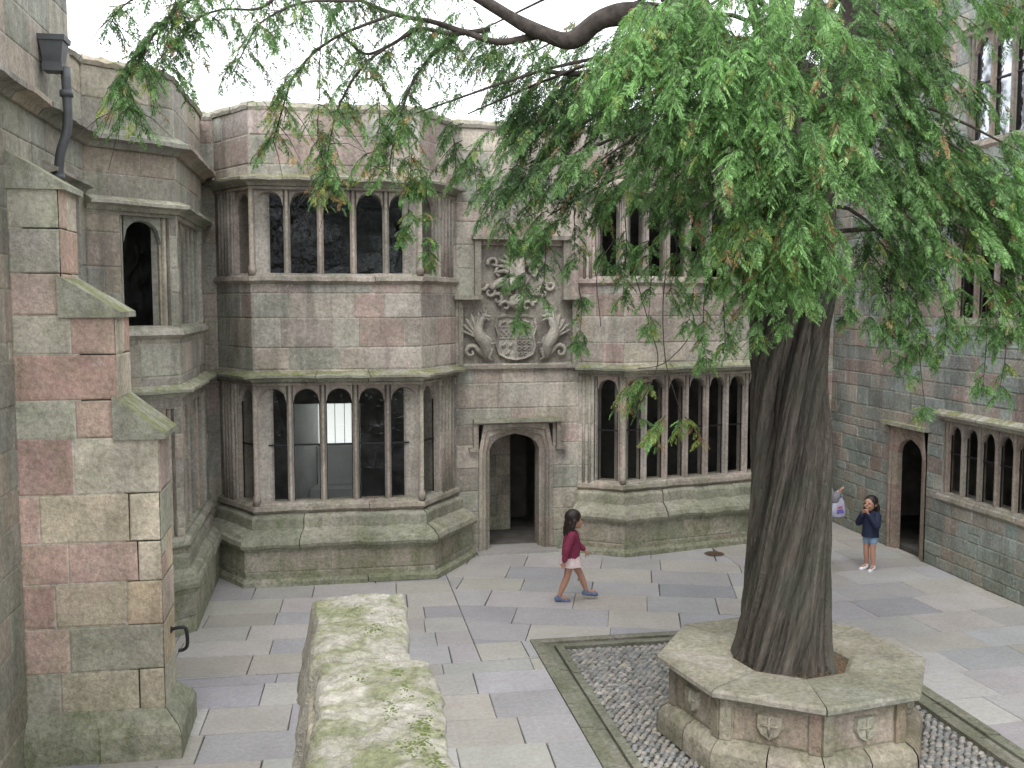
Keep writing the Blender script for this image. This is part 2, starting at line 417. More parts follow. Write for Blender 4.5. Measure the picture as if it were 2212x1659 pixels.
for bay in ([1, 2, 3, 4], [5, 6, 7, 8]):
    pts = [FP[k] for k in bay]
    for z in (3.0, 5.82):
        h = MB(); sweep(h, pts, hood(z, .2), P_MOSS, .9, .009); h.build('hood_mould', M['mossy'], main)
    for z in (ZL, UL):
        h = MB(); sweep(h, pts, sillp(z), P_TRIM, .8, .005); h.build('sill', M['plinth'], main)
    op = offs(pts, .27)
    h = MB()
    for a, b in zip(op[:-1], op[1:]): wall(h, a, b, 0, .51, [], P_MOSS + P_TRIM, (.35, .8), [.2], thick=.2)
    h.build('plinth_wall', M['plinth'], main)
    h = MB(); sweep(h, pts, BAYM, P_MOSS, .8, .010)
    h.build('plinth_moulding', M['plinth'], main)
    h = MB(); sweep(h, pts, [(.25, 0), (.34, 0), (.34, .07), (.31, .11), (.25, .12)], P_MOSS, .9, .008); h.build('footing', M['plinth'], main)
    for z in (2.90, 5.72):
        h = MB(); sweep(h, pts, [(-.02, z - .02), (.02, z - .02), (.035, z), (.025, z + .02), (-.02, z + .02)], P_TRIM, .8); h.build('head_moulding', M['trim'], main)
    for k in bay[1:-1]:
        p = offs(pts, -.01)[bay.index(k)]
        for za, zb in ((ZL - .02, ZH), (UL - .02, UH)):
            h = MB(); tube(h, [(p.x, p.y, za), (p.x, p.y, za + .12), (p.x, p.y, za + .14), (p.x, p.y, zb)], [.055, .055, .036, .036], 10, pick(P_TRIM)); h.build('corner_shaft', M['trim'], main)
h = MB(); sweep(h, FP, [(-.34, TOP), (.03, TOP - .01), (.05, TOP + .04), (.03, TOP + .09), (-.12, TOP + .14), (-.34, TOP + .1)], P_MOSS, .7, .016); h.build('coping', M['mossy'], main)
for i, (a, b) in ((1, (.12, .50)), (3, (.66, 1.13)), (5, (.04, .24))):
    F = Fr(FP[i], FP[i + 1]); m_ = 4 if b - a > .3 else 2
    for za, zb in ((1.02, 2.9), (UL - .1, 5.72)):
        for q in range(m_):
            s = a + (b - a) * (q + .5) / m_; p = F.p(s, .012, 0); h = MB()
            tube(h, [(p[0], p[1], za), (p[0], p[1], zb)], .028, 8, pick(P_TRIM)); h.build('jamb_moulding', M['trim'], main)
def doorway(parent, A, B, s0, s1, zt, mat, pal, w=.2, deep=.42):
    F = Fr(A, B); mb = MB(); rise = .26; zs_ = zt - rise; N = 16
    inner = [(s0, 0), (s0, zs_ * .33), (s0, zs_ * .66), (s0, zs_)]; outer = [(s0 - w, 0), (s0 - w, zs_ * .33), (s0 - w, zs_ * .66), (s0 - w, zs_)]
    for i in range(1, N):
        x = i / N; u = abs(2 * x - 1)
        zz = zs_ + rise * ((1 - u ** 2.6) ** .5 * .72 + (1 - u) * .28)
        inner.append((s0 + (s1 - s0) * x, zz)); outer.append((s0 - w + (s1 - s0 + 2 * w) * x, zt + w - .03))
    inner += [(s1, zs_), (s1, zs_ * .66), (s1, zs_ * .33), (s1, 0)]; outer += [(s1 + w, zs_), (s1 + w, zs_ * .66), (s1 + w, zs_ * .33), (s1 + w, 0)]
    q_ = min(1, deep / .42)
    lay = [(1.0, .022), (.72, .022), (.62, -.03 * q_), (.50, -.03 * q_), (.40, .0), (.3, -.05 * q_), (.12, -.1 * q_), (0, -.12 * q_), (0, -deep)]
    for k in range(len(inner) - 1):
        col = pick(pal)
        for (ta, na), (tb, nb) in zip(lay[:-1], lay[1:]):
            q = []
            for kk, t, nn in ((k, ta, na), (k + 1, ta, na), (k + 1, tb, nb), (k, tb, nb)):
                x = inner[kk][0] + (outer[kk][0] - inner[kk][0]) * t; z = inner[kk][1] + (outer[kk][1] - inner[kk][1]) * t
                q.append(F.p(x, nn, z))
            mb.add(q, [(0, 1, 2, 3)], col)
    return mb.build('door_surround', mat, parent), F
ds, FD = doorway(main, FP[4], FP[5], D0, D1, DT, M['trim'], P_TRIM)
h = MB(); fbox(h, FD, D0 - .3, D1 + .32, -.01, .13, 2.15, 2.215, (.30, .3, .24))
for a in (D0 - .3, D1 + .25): fbox(h, FD, a, a + .07, -.01, .09, 1.75, 2.149, (.3, .27, .23))
fbox(h, FD, D0 - .37, D0 - .22, -.01, .11, 1.69, 1.748, (.3, .27, .23)); fbox(h, FD, D1 + .24, D1 + .39, -.01, .11, 1.69, 1.748, (.3, .27, .23))
h.build('hood_mould', M['mossy'], ds)
h = MB(); fbox(h, FD, D0 - .25, D1 + .25, -.30, .2, -.05, .04, (.31, .30, .29)); h.build('doorstep', M['paving'], ds)
# coat of arms
FA = FD
cp = MB(); CG = (.30, .275, .24)
fbox(cp, FA, .08, 1.96, -.28, -.07, 3.1, 4.12, CG); fbox(cp, FA, .36, 1.80, -.28, -.072, 4.12, 5.0, CG)
arms = cp.build('carved_panel', M['carve'], main)
h = MB()
fbox(h, FA, .30, .40, -.02, .10, 4.2, 5.08, CG); fbox(h, FA, 1.76, 1.86, -.02, .10, 4.2, 5.08, CG); fbox(h, FA, .26, 1.90, -.02, .15, 5.082, 5.15, CG)
fbox(h, FA, -.04, .42, -.02, .16, 4.13, 4.195, CG); fbox(h, FA, 1.74, 2.06, -.02, .16, 4.13, 4.195, CG)
for a in (.045, 1.93):
    fbox(h, FA, a, a + .07, -.02, .04, 3.08, 4.128, CG)
fbox(h, FA, .0, 2.03, -.02, .07, 3.02, 3.075, CG)
h.build('label_mould', M['mossy'], arms)
def sg(s, z, n=0): return FA.p(s, n, z)
CL = (.41, .38, .335)
sh = MB(); c0 = .99
out = [(-.33, 3.86), (-.36, 3.70), (-.31, 3.55), (-.34, 3.38), (-.30, 3.24), (-.16, 3.17), (0, 3.14), (.16, 3.17), (.30, 3.24), (.34, 3.38), (.31, 3.55), (.36, 3.70), (.33, 3.86), (.17, 3.90), (0, 3.87), (-.17, 3.90)]
n_ = len(out)
vs = [sg(c0 + a, z, -.09) for a, z in out] + [sg(c0 + a * .97, 3.5 + (z - 3.5) * .97, .01) for a, z in out] + [sg(c0 + a * .90, 3.5 + (z - 3.5) * .90, .0) for a, z in out] + [sg(c0 + a * .86, 3.5 + (z - 3.5) * .86, -.03) for a, z in out]
fs = []
for r in (0, n_, 2 * n_):
    for i in range(n_): fs.append((r + i, r + (i + 1) % n_, r + n_ + (i + 1) % n_, r + n_ + i))
fs.append(tuple(range(3 * n_, 4 * n_))); sh.add(vs, fs, CL)
shield = sh.build('shield', M['carve'], arms)
h = MB()
fbox(h, FA, c0 - .012, c0 + .012, -.04, -.014, 3.2, 3.82, CL); fbox(h, FA, c0 - .28, c0 + .28, -.04, -.015, 3.50, 3.525, CL)
fbox(h, FA, c0 - .28, c0 + .28, -.04, -.0145, 3.68, 3.70, CL)
def ring(mbx, s, z, r, t=.012):
    tube(mbx, [sg(s + r * math.cos(a), z + r * math.sin(a), -.02) for a in [2 * math.pi * k / 14 for k in range(15)]], t, 6, CL, False)
for i, s in enumerate((.06, .14, .22)):
    for z in (3.44, 3.34): ring(h, c0 + s, z, .026, .011)
ring(h, c0 + .08, 3.25, .024); ring(h, c0 + .16, 3.25, .024)
for i in range(6):
    for j in range(3):
        if (i + j) % 2 == 0: fbox(h, FA, c0 - .26 + i * .04, c0 - .26 + (i + 1) * .04, -.04, -.012, 3.545 + j * .04, 3.583 + j * .04, CL)
for s, z in ((-.2, 3.40), (-.08, 3.40), (-.14, 3.27)):
    tube(h, [sg(c0 + s - .04, z - .03, -.01), sg(c0 + s, z, .0), sg(c0 + s + .03, z + .04, -.01)], [.012, .026, .012], 6, CL)
for s in (-.2, -.08): tube(h, [sg(c0 + s - .04, 3.74, -.01), sg(c0 + s, 3.78, .0), sg(c0 + s + .04, 3.76, -.01)], [.012, .024, .012], 6, CL)
fbox(h, FA, c0 + .04, c0 + .24, -.04, -.008, 3.60, 3.64, CL); fbox(h, FA, c0 + .12, c0 + .16, -.04, -.007, 3.54, 3.66, CL)
tube(h, [sg(c0 + .05, 3.75, -.01), sg(c0 + .14, 3.78, .005), sg(c0 + .24, 3.75, -.01)], [.014, .028, .014], 6, CL)
h.build('shield_charge', M['carve'], shield)
def dragon(mir):
    h = MB(); f = lambda s, z, n=-.02: sg(c0 + mir * s, z, n)
    body = smoothpath([f(-.50, 3.20), f(-.50, 3.30, .02), f(-.52, 3.42, .04), f(-.60, 3.54, .04), f(-.63, 3.66, .03), f(-.59, 3.78, .02), f(-.53, 3.84, .01)], 5)
    n = len(body); rr = [.05 + .05 * math.sin(math.pi * min(1, i / (n * .8))) if i < n * .8 else .052 - .012 * (i - n * .8) / (n * .2) for i in range(n)]
    tube(h, body, rr, 10, CL)
    ellipsoid(h, f(-.53, 3.87, .02), (.055, .04, .045), col=CL); tube(h, [f(-.52, 3.87, .02), f(-.45, 3.86, .02), f(-.41, 3.87, .02)], [.035, .022, .016], 7, CL); tube(h, [f(-.52, 3.84, .02), f(-.45, 3.80, .02), f(-.42, 3.79, .01)], [.025, .014, .008], 7, CL)
    tube(h, [f(-.55, 3.90), f(-.60, 3.97)], [.018, .004], 6, CL); tube(h, [f(-.51, 3.90), f(-.53, 3.98)], [.016, .004], 6, CL)
    for q in range(6): tube(h, [f(-.66 - .01 * (q % 2), 3.56 + q * .045), f(-.72, 3.59 + q * .045)], [.016, .003], 5, CL)
    tube(h, [f(-.55, 3.54, .02), f(-.45, 3.50, .04), f(-.42, 3.42, .03), f(-.36, 3.43, .02), f(-.35, 3.40, .0)], [.05, .035, .024, .02, .01], 7, CL)
    tube(h, [f(-.54, 3.36, .02), f(-.42, 3.32, .04), f(-.46, 3.20, .03), f(-.38, 3.14, .02)], [.07, .05, .03, .022], 7, CL)
    co_ = [f(-.74 + (.12 - .009 * k) * math.cos(.3 + k * .6), 3.29 + (.12 - .009 * k) * math.sin(.3 + k * .6), .0) for k in range(13)]
    tube(h, [f(-.54, 3.24, .0)] + co_, [.05] + [.046 - .003 * k for k in range(13)], 8, CL)
    base = (-.63, 3.52); tips = []
    for q in range(6):
        a = rad(72 + q * 17); L = .46 - .03 * q; tips.append((base[0] + L * math.cos(a), base[1] + L * math.sin(a)))
    vs = [f(base[0], base[1], .03)]
    for q, t in enumerate(tips):
        vs.append(f(t[0], t[1], .0))
        if q < 5:
            t2 = tips[q + 1]; m_ = ((t[0] + t2[0]) / 2 * .82 + base[0] * .18, (t[1] + t2[1]) / 2 * .82 + base[1] * .18); vs.append(f(m_[0], m_[1], -.03))
    h.add(vs, [(0, i, i + 1) for i in range(1, len(vs) - 1)], CL)
    for t in tips: tube(h, [f(base[0], base[1], .035), f((base[0] + t[0]) / 2, (base[1] + t[1]) / 2, .03), f(t[0], t[1], .0)], [.028, .02, .008], 6, CL)
    return h.build('dragon', M['carve'], arms)
dragon(1); dragon(-1)
h = MB()
ellipsoid(h, sg(1.0, 4.10, -.01), (.13, .08, .13), col=CL); ellipsoid(h, sg(.92, 4.07, .02), (.07, .05, .06), col=CL)
for mir in (-1, 1):
    for q in range(7):
        s = 1.0 + mir * (.18 + (q % 4) * .13 - (.06 if q > 3 else 0)); z = 4.02 + q * .115
        if abs(s - 1) > .36 and z < 4.15: s = 1 + mir * .3
        r0_ = .10
        tube(h, smoothpath([sg(s + mir * r0_ * math.cos(k * .8 + q) * (1 - k / 9), z + r0_ * math.sin(k * .8 + q) * (1 - k / 9), -.025) for k in range(8)], 2), [.036 - .0014 * k for k in range(15)], 6, CL)
for k in range(3): tube(h, [sg(.9 + k * .1, 4.2, -.02), sg(.86 + k * .14, 4.31, -.01)], [.035, .02], 6, CL)
body = smoothpath([sg(.58, 4.30, -.03), sg(.72, 4.40, .0), sg(.88, 4.38, .02), sg(1.04, 4.46, .04), sg(1.03, 4.62, .03), sg(1.13, 4.74, .02), sg(1.25, 4.70, .01)], 4)
tube(h, body, [.035 + .075 * math.sin(math.pi * (k + 1) / (len(body) + 1)) for k in range(len(body))], 8, CL)
for q in range(5):
    a = rad(95 + q * 17); tube(h, [sg(.98, 4.52, .03), sg(.98 + .2 * math.cos(a), 4.52 + .24 * math.sin(a), .03), sg(.98 + .36 * math.cos(a + .2), 4.52 + .40 * math.sin(a + .2), -.02)], [.05, .04, .014], 6, CL)
h.build('crest', M['carve'], arms)
# interior
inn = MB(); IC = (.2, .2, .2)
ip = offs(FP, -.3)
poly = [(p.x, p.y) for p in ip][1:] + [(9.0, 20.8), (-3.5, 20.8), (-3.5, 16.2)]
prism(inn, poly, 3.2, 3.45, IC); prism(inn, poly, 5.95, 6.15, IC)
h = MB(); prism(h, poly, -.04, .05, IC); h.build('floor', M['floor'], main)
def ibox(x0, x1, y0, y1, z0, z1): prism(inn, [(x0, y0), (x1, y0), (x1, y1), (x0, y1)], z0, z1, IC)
ibox(2.38, 3.5, 16.32, 18.3, .045, .062)  # dark sheet added over the passage floor to paint shade inside the doorway
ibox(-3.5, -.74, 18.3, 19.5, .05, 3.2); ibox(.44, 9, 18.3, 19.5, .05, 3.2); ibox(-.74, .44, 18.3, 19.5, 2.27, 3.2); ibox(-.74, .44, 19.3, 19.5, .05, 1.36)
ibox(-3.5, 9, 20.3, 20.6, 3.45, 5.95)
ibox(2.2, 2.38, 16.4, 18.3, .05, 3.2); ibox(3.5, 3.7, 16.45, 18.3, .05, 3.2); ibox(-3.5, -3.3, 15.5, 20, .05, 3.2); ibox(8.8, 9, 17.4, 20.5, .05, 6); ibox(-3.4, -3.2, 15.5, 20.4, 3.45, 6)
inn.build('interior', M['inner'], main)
h = MB(); wall(h, (2.38, 17.3), (3.02, 17.3), .07, 3.15, [], P_LEFT, (.25, .5), cF, thick=.2, mortar=(.2, .18, .16)); h.build('passage_wall', M['left'], main)
h = MB()
for a, b in (((-.735, 18.29), (-.33, 19.42)), ((.435, 18.29), (.29, 19.42))):
    h.add([(a[0], a[1], .05), (b[0], b[1], .05), (b[0], b[1], 2.27), (a[0], a[1], 2.27)], [(0, 1, 2, 3)])
h.add([(-.36, 19.295, .06), (.30, 19.295, .06), (.30, 19.295, 1.36), (-.36, 19.295, 1.36)], [(0, 1, 2, 3)])
fx = [(-.74, 18.29), (.44, 18.29), (.29, 19.42), (-.33, 19.42)]
h.add([(x, y, 2.265) for x, y in fx], [(0, 1, 2, 3)])
prism(h, [(-.5, 18.75), (.38, 18.75), (.32, 19.29), (-.4, 19.29)], .06, .62, (.7, .7, .7))
rev = h.build('window_reveal', M['white'], main)
h = MB(); h.add([(-.34, 19.43, 1.36), (.30, 19.43, 1.36), (.30, 19.43, 2.27), (-.34, 19.43, 2.27)], [(0, 1, 2, 3)]); h.build('back_window_pane', M['frost'], rev)
h = MB()
for x in (-.2, -.02, .16):
    prism(h, [(x - .006, 19.40), (x + .006, 19.40), (x + .006, 19.42), (x - .006, 19.42)], 1.36, 2.265, (.1, .1, .1))
h.build('back_window_bar', M['lead'], rev)
# ================================================================== LEFT RANGE
left = empty('stone_building', (Lw, 9, 0), 'dark stone range along the left side with a stepped buttress of patchwork blocks', 'building')
cL = mkcourses(11, .28, .42); mb = MB()
lops = {0: [(13.05, 14.35, 3.75, 5.25)], 1: [(.42, 1.06, 3.8, 5.1), (.42, 1.06, 1.2, 2.8)], 2: [(.12, 2.2, 3.8, 5.1), (.12, 2.2, 1.2, 2.8)], 3: []}
T2 = TOP - .08
for i in range(4): wall(mb, LP[i], LP[i + 1], 0, T2, lops[i], P_LEFT, (.35, .85), cL)
wall(mb, (Lw, 2), (Lw, 11.6), T2, 7.55, [], P_LEFT, (.35, .8), cL)
mb.build('wall', M['left'], left)
for i, n in ((0, 3), (1, 1), (2, 5)):
    for o in lops[i]: window(left, LP[i], LP[i + 1], o[0], o[1], o[2], o[3], n, M['trim'], P_LEFT, mw=.08, bars=(2.0,) if o[2] < 2 else (), gd=-.11, db=-.15)
bay = LP[1:5]
for z in (5.22, 3.0):
    h = MB(); sweep(h, bay, hood(z, .16), P_MOSS, .9, .009); h.build('hood_mould', M['mossy'], left)
h = MB(); sweep(h, LP, [(-.01, 5.84), (.05, 5.84), (.1, 5.9), (.2, 5.92), (.2, 5.97), (.03, 6.06), (-.01, 6.06)], P_LEFT, .9, .009); h.build('cornice', M['trim'], left)
h = MB(); sweep(h, [(Lw, 10.4), (Lw, 11.95)], hood(5.36, .14), P_LEFT, .8); h.build('hood_mould', M['trim'], left)
for z in (3.8, 1.2):
    h = MB(); sweep(h, bay, sillp(z), P_MOSS, .8); h.build('sill', M['plinth'], left)
h = MB(); sweep(h, bay, BAYL, P_MOSS, .8, .008); h.build('plinth_moulding', M['plinth'], left)
h = MB(); opb = offs(bay, .125)
for a, b in zip(opb[:-1], opb[1:]): wall(h, a, b, 0, .51, [], P_MOSS, (.35, .8), [.2], thick=.1)
h.build('plinth_wall', M['plinth'], left)
h = MB(); sweep(h, [(Lw, 11.6)] + LP[1:], [(-.34, T2), (.03, T2 - .01), (.05, T2 + .04), (-.1, T2 + .12), (-.34, T2 + .1)], P_LEFT, .7, .016); h.build('coping', M['mossy'], left)
h = MB(); sweep(h, [(Lw, 2), (Lw, 11.6)], [(-.34, 7.55), (.03, 7.54), (.05, 7.6), (-.1, 7.68), (-.34, 7.65)], P_LEFT, .8, .012); h.build('coping', M['mossy'], left)
h = MB(); lp = [(p.x, p.y) for p in offs(LP, -.3)]
for z in (-.04, 3.2, 6.0): prism(h, lp + [(-5, 15.9), (-5, -2.5)], z, z + .1, IC)
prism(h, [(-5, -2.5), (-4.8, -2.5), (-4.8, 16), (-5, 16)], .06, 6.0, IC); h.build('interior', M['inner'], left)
bt = MB(); BC = mkcourses(21, .34, .46)
Y0, Y1 = 9.3, 9.9
tiers = [(-1.565, 0, 2.9), (-1.90, 2.9, 3.98), (-2.33, 3.98, 5.08)]
for xr, za, zb in tiers:
    wall(bt, (Lw, Y0), (xr, Y0), za, zb, [], P_BUTT, (.36, .80), BC, mortar=(.60, .56, .50), h=(.004, .012), split=.12)
    wall(bt, (xr, Y0), (xr, Y1), za, zb, [], P_BUTT, (.35, .6), BC, mortar=(.60, .56, .50), h=(.004, .012))
    wall(bt, (xr, Y1), (Lw, Y1), za, zb, [], P_BUTT, (.4, .8), BC)
b0 = bt.build('buttress', M['butt'], left)
for (x0, x1, za, zb) in ((-1.94, -1.50, 3.28, 2.88), (-2.36, -1.84, 4.33, 3.96), (-2.8, -2.27, 5.42, 5.06)):
    ya, yb = Y0 - .04, Y1 + .04
    h = MB(); vs = []
    for y in (ya, yb): vs += [(x0, y, zb), (x1, y, zb - .0), (x1, y, zb + .05), (x0, y, za)]
    h.add(vs, [(0, 1, 2, 3), (7, 6, 5, 4), (0, 4, 5, 1), (1, 5, 6, 2), (2, 6, 7, 3), (3, 7, 4, 0)], (.33, .33, .27)); h.build('weathering', M['mossy'], b0)
h = MB(); bp_ = [(Lw, Y0), (-1.565, Y0), (-1.565, Y1), (Lw, Y1)]
sweep(h, bp_, [(-.01, 0), (.17, 0), (.17, .24), (.14, .31), (.05, .40), (.02, .43), (-.01, .43)], P_MOSS, .6, .010); h.build('plinth_moulding', M['plinth'], b0)
# ================================================================== RIGHT RANGE
right = empty('stone_building', (9.1, 13, 0), 'tall dark grey stone range on the right with a narrow dark doorway', 'building')
cR = mkcourses(31, .18, .29); mb = MB()
rD0, rD1 = 2.19, 2.90
rops = [(rD0 - .2, rD1 + .2, -.01, 1.88 + .17), (3.5, 6.3, 1.2, 2.3), (3.8, 7.0, 6.4, 7.9), (3.6, 6.8, 3.85, 5.2), (8.5, 11, 1.2, 2.3), (9, 12, 6.4, 7.9)]
wall(mb, RP[0], RP[1], 0, 10.6, rops, P_RIGHT, (.22, .55), cR, mortar=(.37, .36, .33), thick=.15, h=(.004, .016), split=.1)
mb.build('wall', M['right'], right)
dsr, FR_ = doorway(right, RP[0], RP[1], rD0, rD1, 1.88, M['trim'], [(.26, .19, .16), (.29, .235, .19)], deep=.13)
h = MB(); fbox(h, FR_, rD0 - .28, rD1 + .26, -.01, .12, 2.07, 2.13, (.3, .3, .23)); h.build('hood_mould', M['mossy'], dsr)
P_RT = [(.28, .23, .19), (.27, .24, .21), (.29, .26, .22)]
for o, n in ((rops[1], 7), (rops[2], 7), (rops[3], 7), (rops[4], 6), (rops[5], 6)):
    w_ = window(right, RP[0], RP[1], o[0], o[1], o[2], o[3], n, M['trim'], P_RT, mw=.085, head=.08, gd=-.10, db=-.13, front=-.02, glass='glass2' if o[2] > 6 else 'glass', bars=(o[2] + .6,) if o[2] < 6 else (o[2] + .8,))
    F = FR_; A = F.p(o[0] - .1, 0, 0); B = F.p(o[1] + .1, 0, 0)
    h = MB(); sweep(h, [A, B], hood(o[3] + .08, .13), P_MOSS, .9); h.build('hood_mould', M['mossy'], w_)
    h = MB(); sweep(h, [A, B], sillp(o[2], .04), P_RT, .9); h.build('sill', M['plinth'], w_)
h = MB(); sweep(h, RP, [(-.3, 10.6), (.08, 10.6), (.08, 10.7), (-.3, 10.8)], P_RIGHT, .9); h.build('coping', M['mossy'], right)
h = MB()
for z in (-.04, 3.2, 5.8, 10.2): prism(h, [(9.26, 17.3), (12, 17.3), (12, 2), (9.26, 2)], z, z + .1, IC)
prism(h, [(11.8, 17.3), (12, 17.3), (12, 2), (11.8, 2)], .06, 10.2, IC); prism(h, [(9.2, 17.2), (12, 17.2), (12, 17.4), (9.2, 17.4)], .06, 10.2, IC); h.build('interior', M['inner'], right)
# ================================================================== rainwater pipe
pipe = empty('rainwater_pipe', (Lw + .1, 10.5, 4.2), 'lead rainwater pipe and hopper high on the left wall above the buttress', 'drainpipe')
h = MB(); X = Lw + .13
def fr(z0, z1, w0, w1, y=10.5):
    vs = []
    for z, w in ((z0, w0), (z1, w1)): vs += [(X - w, y - w, z), (X + w, y - w, z), (X + w, y + w, z), (X - w, y + w, z)]
    h.add(vs, [(0, 3, 2, 1), (4, 5, 6, 7), (0, 1, 5, 4), (1, 2, 6, 5), (2, 3, 7, 6), (3, 0, 4, 7)], (.1, .1, .1))
fr(6.58, 6.63, .125, .13); fr(6.38, 6.58, .08, .11); fr(6.30, 6.38, .09, .09); h.build('hopper', M['lead'], pipe)
h = MB(); tube(h, smoothpath([(X + .1, 10.5, 6.35), (X + .1, 10.5, 5.8), (X + .02, 10.5, 5.5), (X, 10.5, 5.1), (X, 10.5, 4.0), (X, 10.5, 0.05)], 4), .045, 10); h.build('pipe', M['lead'], pipe)
for z in (6.1, 5.3, 4.9):
    h = MB(); tube(h, [(X + (.1 if z > 5.8 else 0), 10.5, z - .03), (X + (.1 if z > 5.8 else 0), 10.5, z + .03)], .062, 10); h.build('pipe_collar', M['lead'], pipe)
h = MB(); tube(h, smoothpath([(-1.575, 9.65, 1.02), (-1.445, 9.65, 1.04), (-1.415, 9.65, .98), (-1.415, 9.65, 0.86), (-1.455, 9.65, .82), (-1.495, 9.65, .82)], 4), .017, 8)
ellipsoid(h, (-1.57, 9.65, 1.02), (.03, .04, .04))
tag(h.build('iron_bracket', M['iron']), 'small black iron hook bracket fixed low on the side of the patchwork buttress', 'bracket')
# ================================================================== ground & paving
h = MB(); h.add([(-300, -300, -.06), (300, -300, -.06), (300, 300, -.06), (-300, 300, -.06)], [(0, 1, 2, 3)]); tag(h.build('ground', M['dirt']), kind='structure')
h = MB(); h.add([(-2.9, -3, -.022), (9.3, -3, -.022), (9.3, 17.6, -.022), (-2.9, 17.6, -.022)], [(0, 1, 2, 3)]); tag(h.build('courtyard_bed', M['joint']), kind='structure')
def clip(poly, a, b, c):
    out = []
    for i in range(len(poly)):
        p, q = poly[i], poly[(i + 1) % len(poly)]
        dp, dq = a * p[0] + b * p[1] - c, a * q[0] + b * q[1] - c
        if dp <= 0: out.append(p)
        if dp * dq < 0:
            t = dp / (dp - dq); out.append((p[0] + (q[0] - p[0]) * t, p[1] + (q[1] - p[1]) * t))
    return out
pv = MB()
def flags(x0, x1, y0, y1, ang, rh, cw, seed):
    r = random.Random(seed); ca, sa = math.cos(ang), math.sin(ang); cx_, cy_ = (x0 + x1) / 2, (y0 + y1) / 2
    Rr = math.hypot(x1 - x0, y1 - y0) / 2 + 1; v = -Rr
    while v < Rr:
        hh = r.uniform(*rh); u = -Rr + r.uniform(0, .5)
        while u < Rr:
            w = r.uniform(*cw); g = .005
            j = lambda: r.uniform(-.005, .005)
            q = [(u + g + j(), v + g + j()), (u + w - g + j(), v + g + j()), (u + w - g + j(), v + hh - g + j()), (u + g + j(), v + hh - g + j())]
            q = [(cx_ + a * ca - b * sa, cy_ + a * sa + b * ca) for a, b in q]
            for pl in ((-1, 0, -x0 - g), (1, 0, x1 - g), (0, -1, -y0 - g), (0, 1, y1 - g)):
                q = clip(q, *pl) if len(q) > 2 else []
            if len(q) > 2:
                area = abs(sum(q[i][0] * q[(i + 1) % len(q)][1] - q[(i + 1) % len(q)][0] * q[i][1] for i in range(len(q)))) / 2
                if area > .01:
                    mx = sum(p[0] for p in q) / len(q); my = sum(p[1] for p in q) / len(q); n = len(q)
                    tz = r.uniform(-.002, .002); tx = r.uniform(-.004, .004); ty = r.uniform(-.004, .004)
                    ins = [(mx + (p[0] - mx) * (1 - .007 / max(.1, math.dist(p, (mx, my)))), my + (p[1] - my) * (1 - .007 / max(.1, math.dist(p, (mx, my))))) for p in q]
                    vs = [(p[0], p[1], -.03) for p in q] + [(p[0], p[1], -.006) for p in q] + [(p[0], p[1], tz + tx * (p[0] - mx) + ty * (p[1] - my)) for p in ins]
                    fs = [(i, (i + 1) % n, n + (i + 1) % n, n + i) for i in range(n)] + [(n + i, n + (i + 1) % n, 2 * n + (i + 1) % n, 2 * n + i) for i in range(n)] + [tuple(range(2 * n, 3 * n))]
                    pv.add(vs, fs, pick(P_PAVE))
            u += w
        v += hh
KX0, KX1, KY0, KY1 = 2.28, 6.16, 5.7, 11.68
flags(-2.8, KX0, -2, KY1 - .6, rad(-2), (.52, .64), (.8, 1.2), 1)
flags(-2.8, 1.6, KY1 - .6, 16.2, rad(-2), (.52, .64), (.8, 1.2), 2)
flags(1.6, 6.16, KY1, 17.4, rad(-17), (.6, .78), (.9, 1.3), 3)
flags(1.6, KX0, KY1 - .6, KY1, rad(0), (.59, .61), (.3, .7), 6)
flags(6.16, 9.2, -2, 17.4, rad(3), (.58, .72), (.9, 1.3), 4)
flags(KX0, KX1, -2, KY0, rad(0), (.45, .68), (.6, 1.2), 5)
tag(pv.build('paving', M['paving']), kind='structure')
h = MB(); P_K = [(.21, .21, .17), (.24, .23, .20), (.19, .19, .155)]
def strip(w0, w1, z):
    a0, a1, b0, b1 = KX0 + w0, KX1 - w0, KY0 + w0, KY1 - w0
    c0_, c1, d0, d1 = KX0 + w1, KX1 - w1, KY0 + w1, KY1 - w1
    for (p, q, r_, s_) in (((a0, b0), (a0, b1), (c0_, d1), (c0_, d0)), ((a0, b1), (a1, b1), (c1, d1), (c0_, d1)), ((a1, b1), (a1, b0), (c1, d0), (c1, d1)), ((a1, b0), (a0, b0), (c0_, d0), (c1, d0))):
        L = math.dist(p, q); k = int(L / .8)
        for i in range(k):
            t0, t1 = i / k + .006 / L, (i + 1) / k - .006 / L; lp_ = lambda u, v, t: (u[0] + (v[0] - u[0]) * t, u[1] + (v[1] - u[1]) * t)
            zz = z + R.uniform(-.004, .004); q4 = [lp_(p, q, t0), lp_(p, q, t1), lp_(s_, r_, t1), lp_(s_, r_, t0)]
            h.add([(x, y, -.03) for x, y in q4] + [(x, y, zz) for x, y in q4], [(0, 1, 5, 4), (1, 2, 6, 5), (2, 3, 7, 6), (3, 0, 4, 7), (4, 5, 6, 7)], pick(P_K))
strip(.0, .13, .012); strip(.14, .24, -.012); strip(.25, .34, .022)
tag(h.build('kerb', M['kerb']), kind='structure')
PC = Vector((4.22, 8.70)); PR = 1.27; PA = rad(168)
def octp(r, z, k, a0=0): a = PA + a0 + k * math.pi / 4; return (PC.x + r * math.cos(a), PC.y + r * math.sin(a), z)
h = MB(); y = KY0 + .9; row = 0
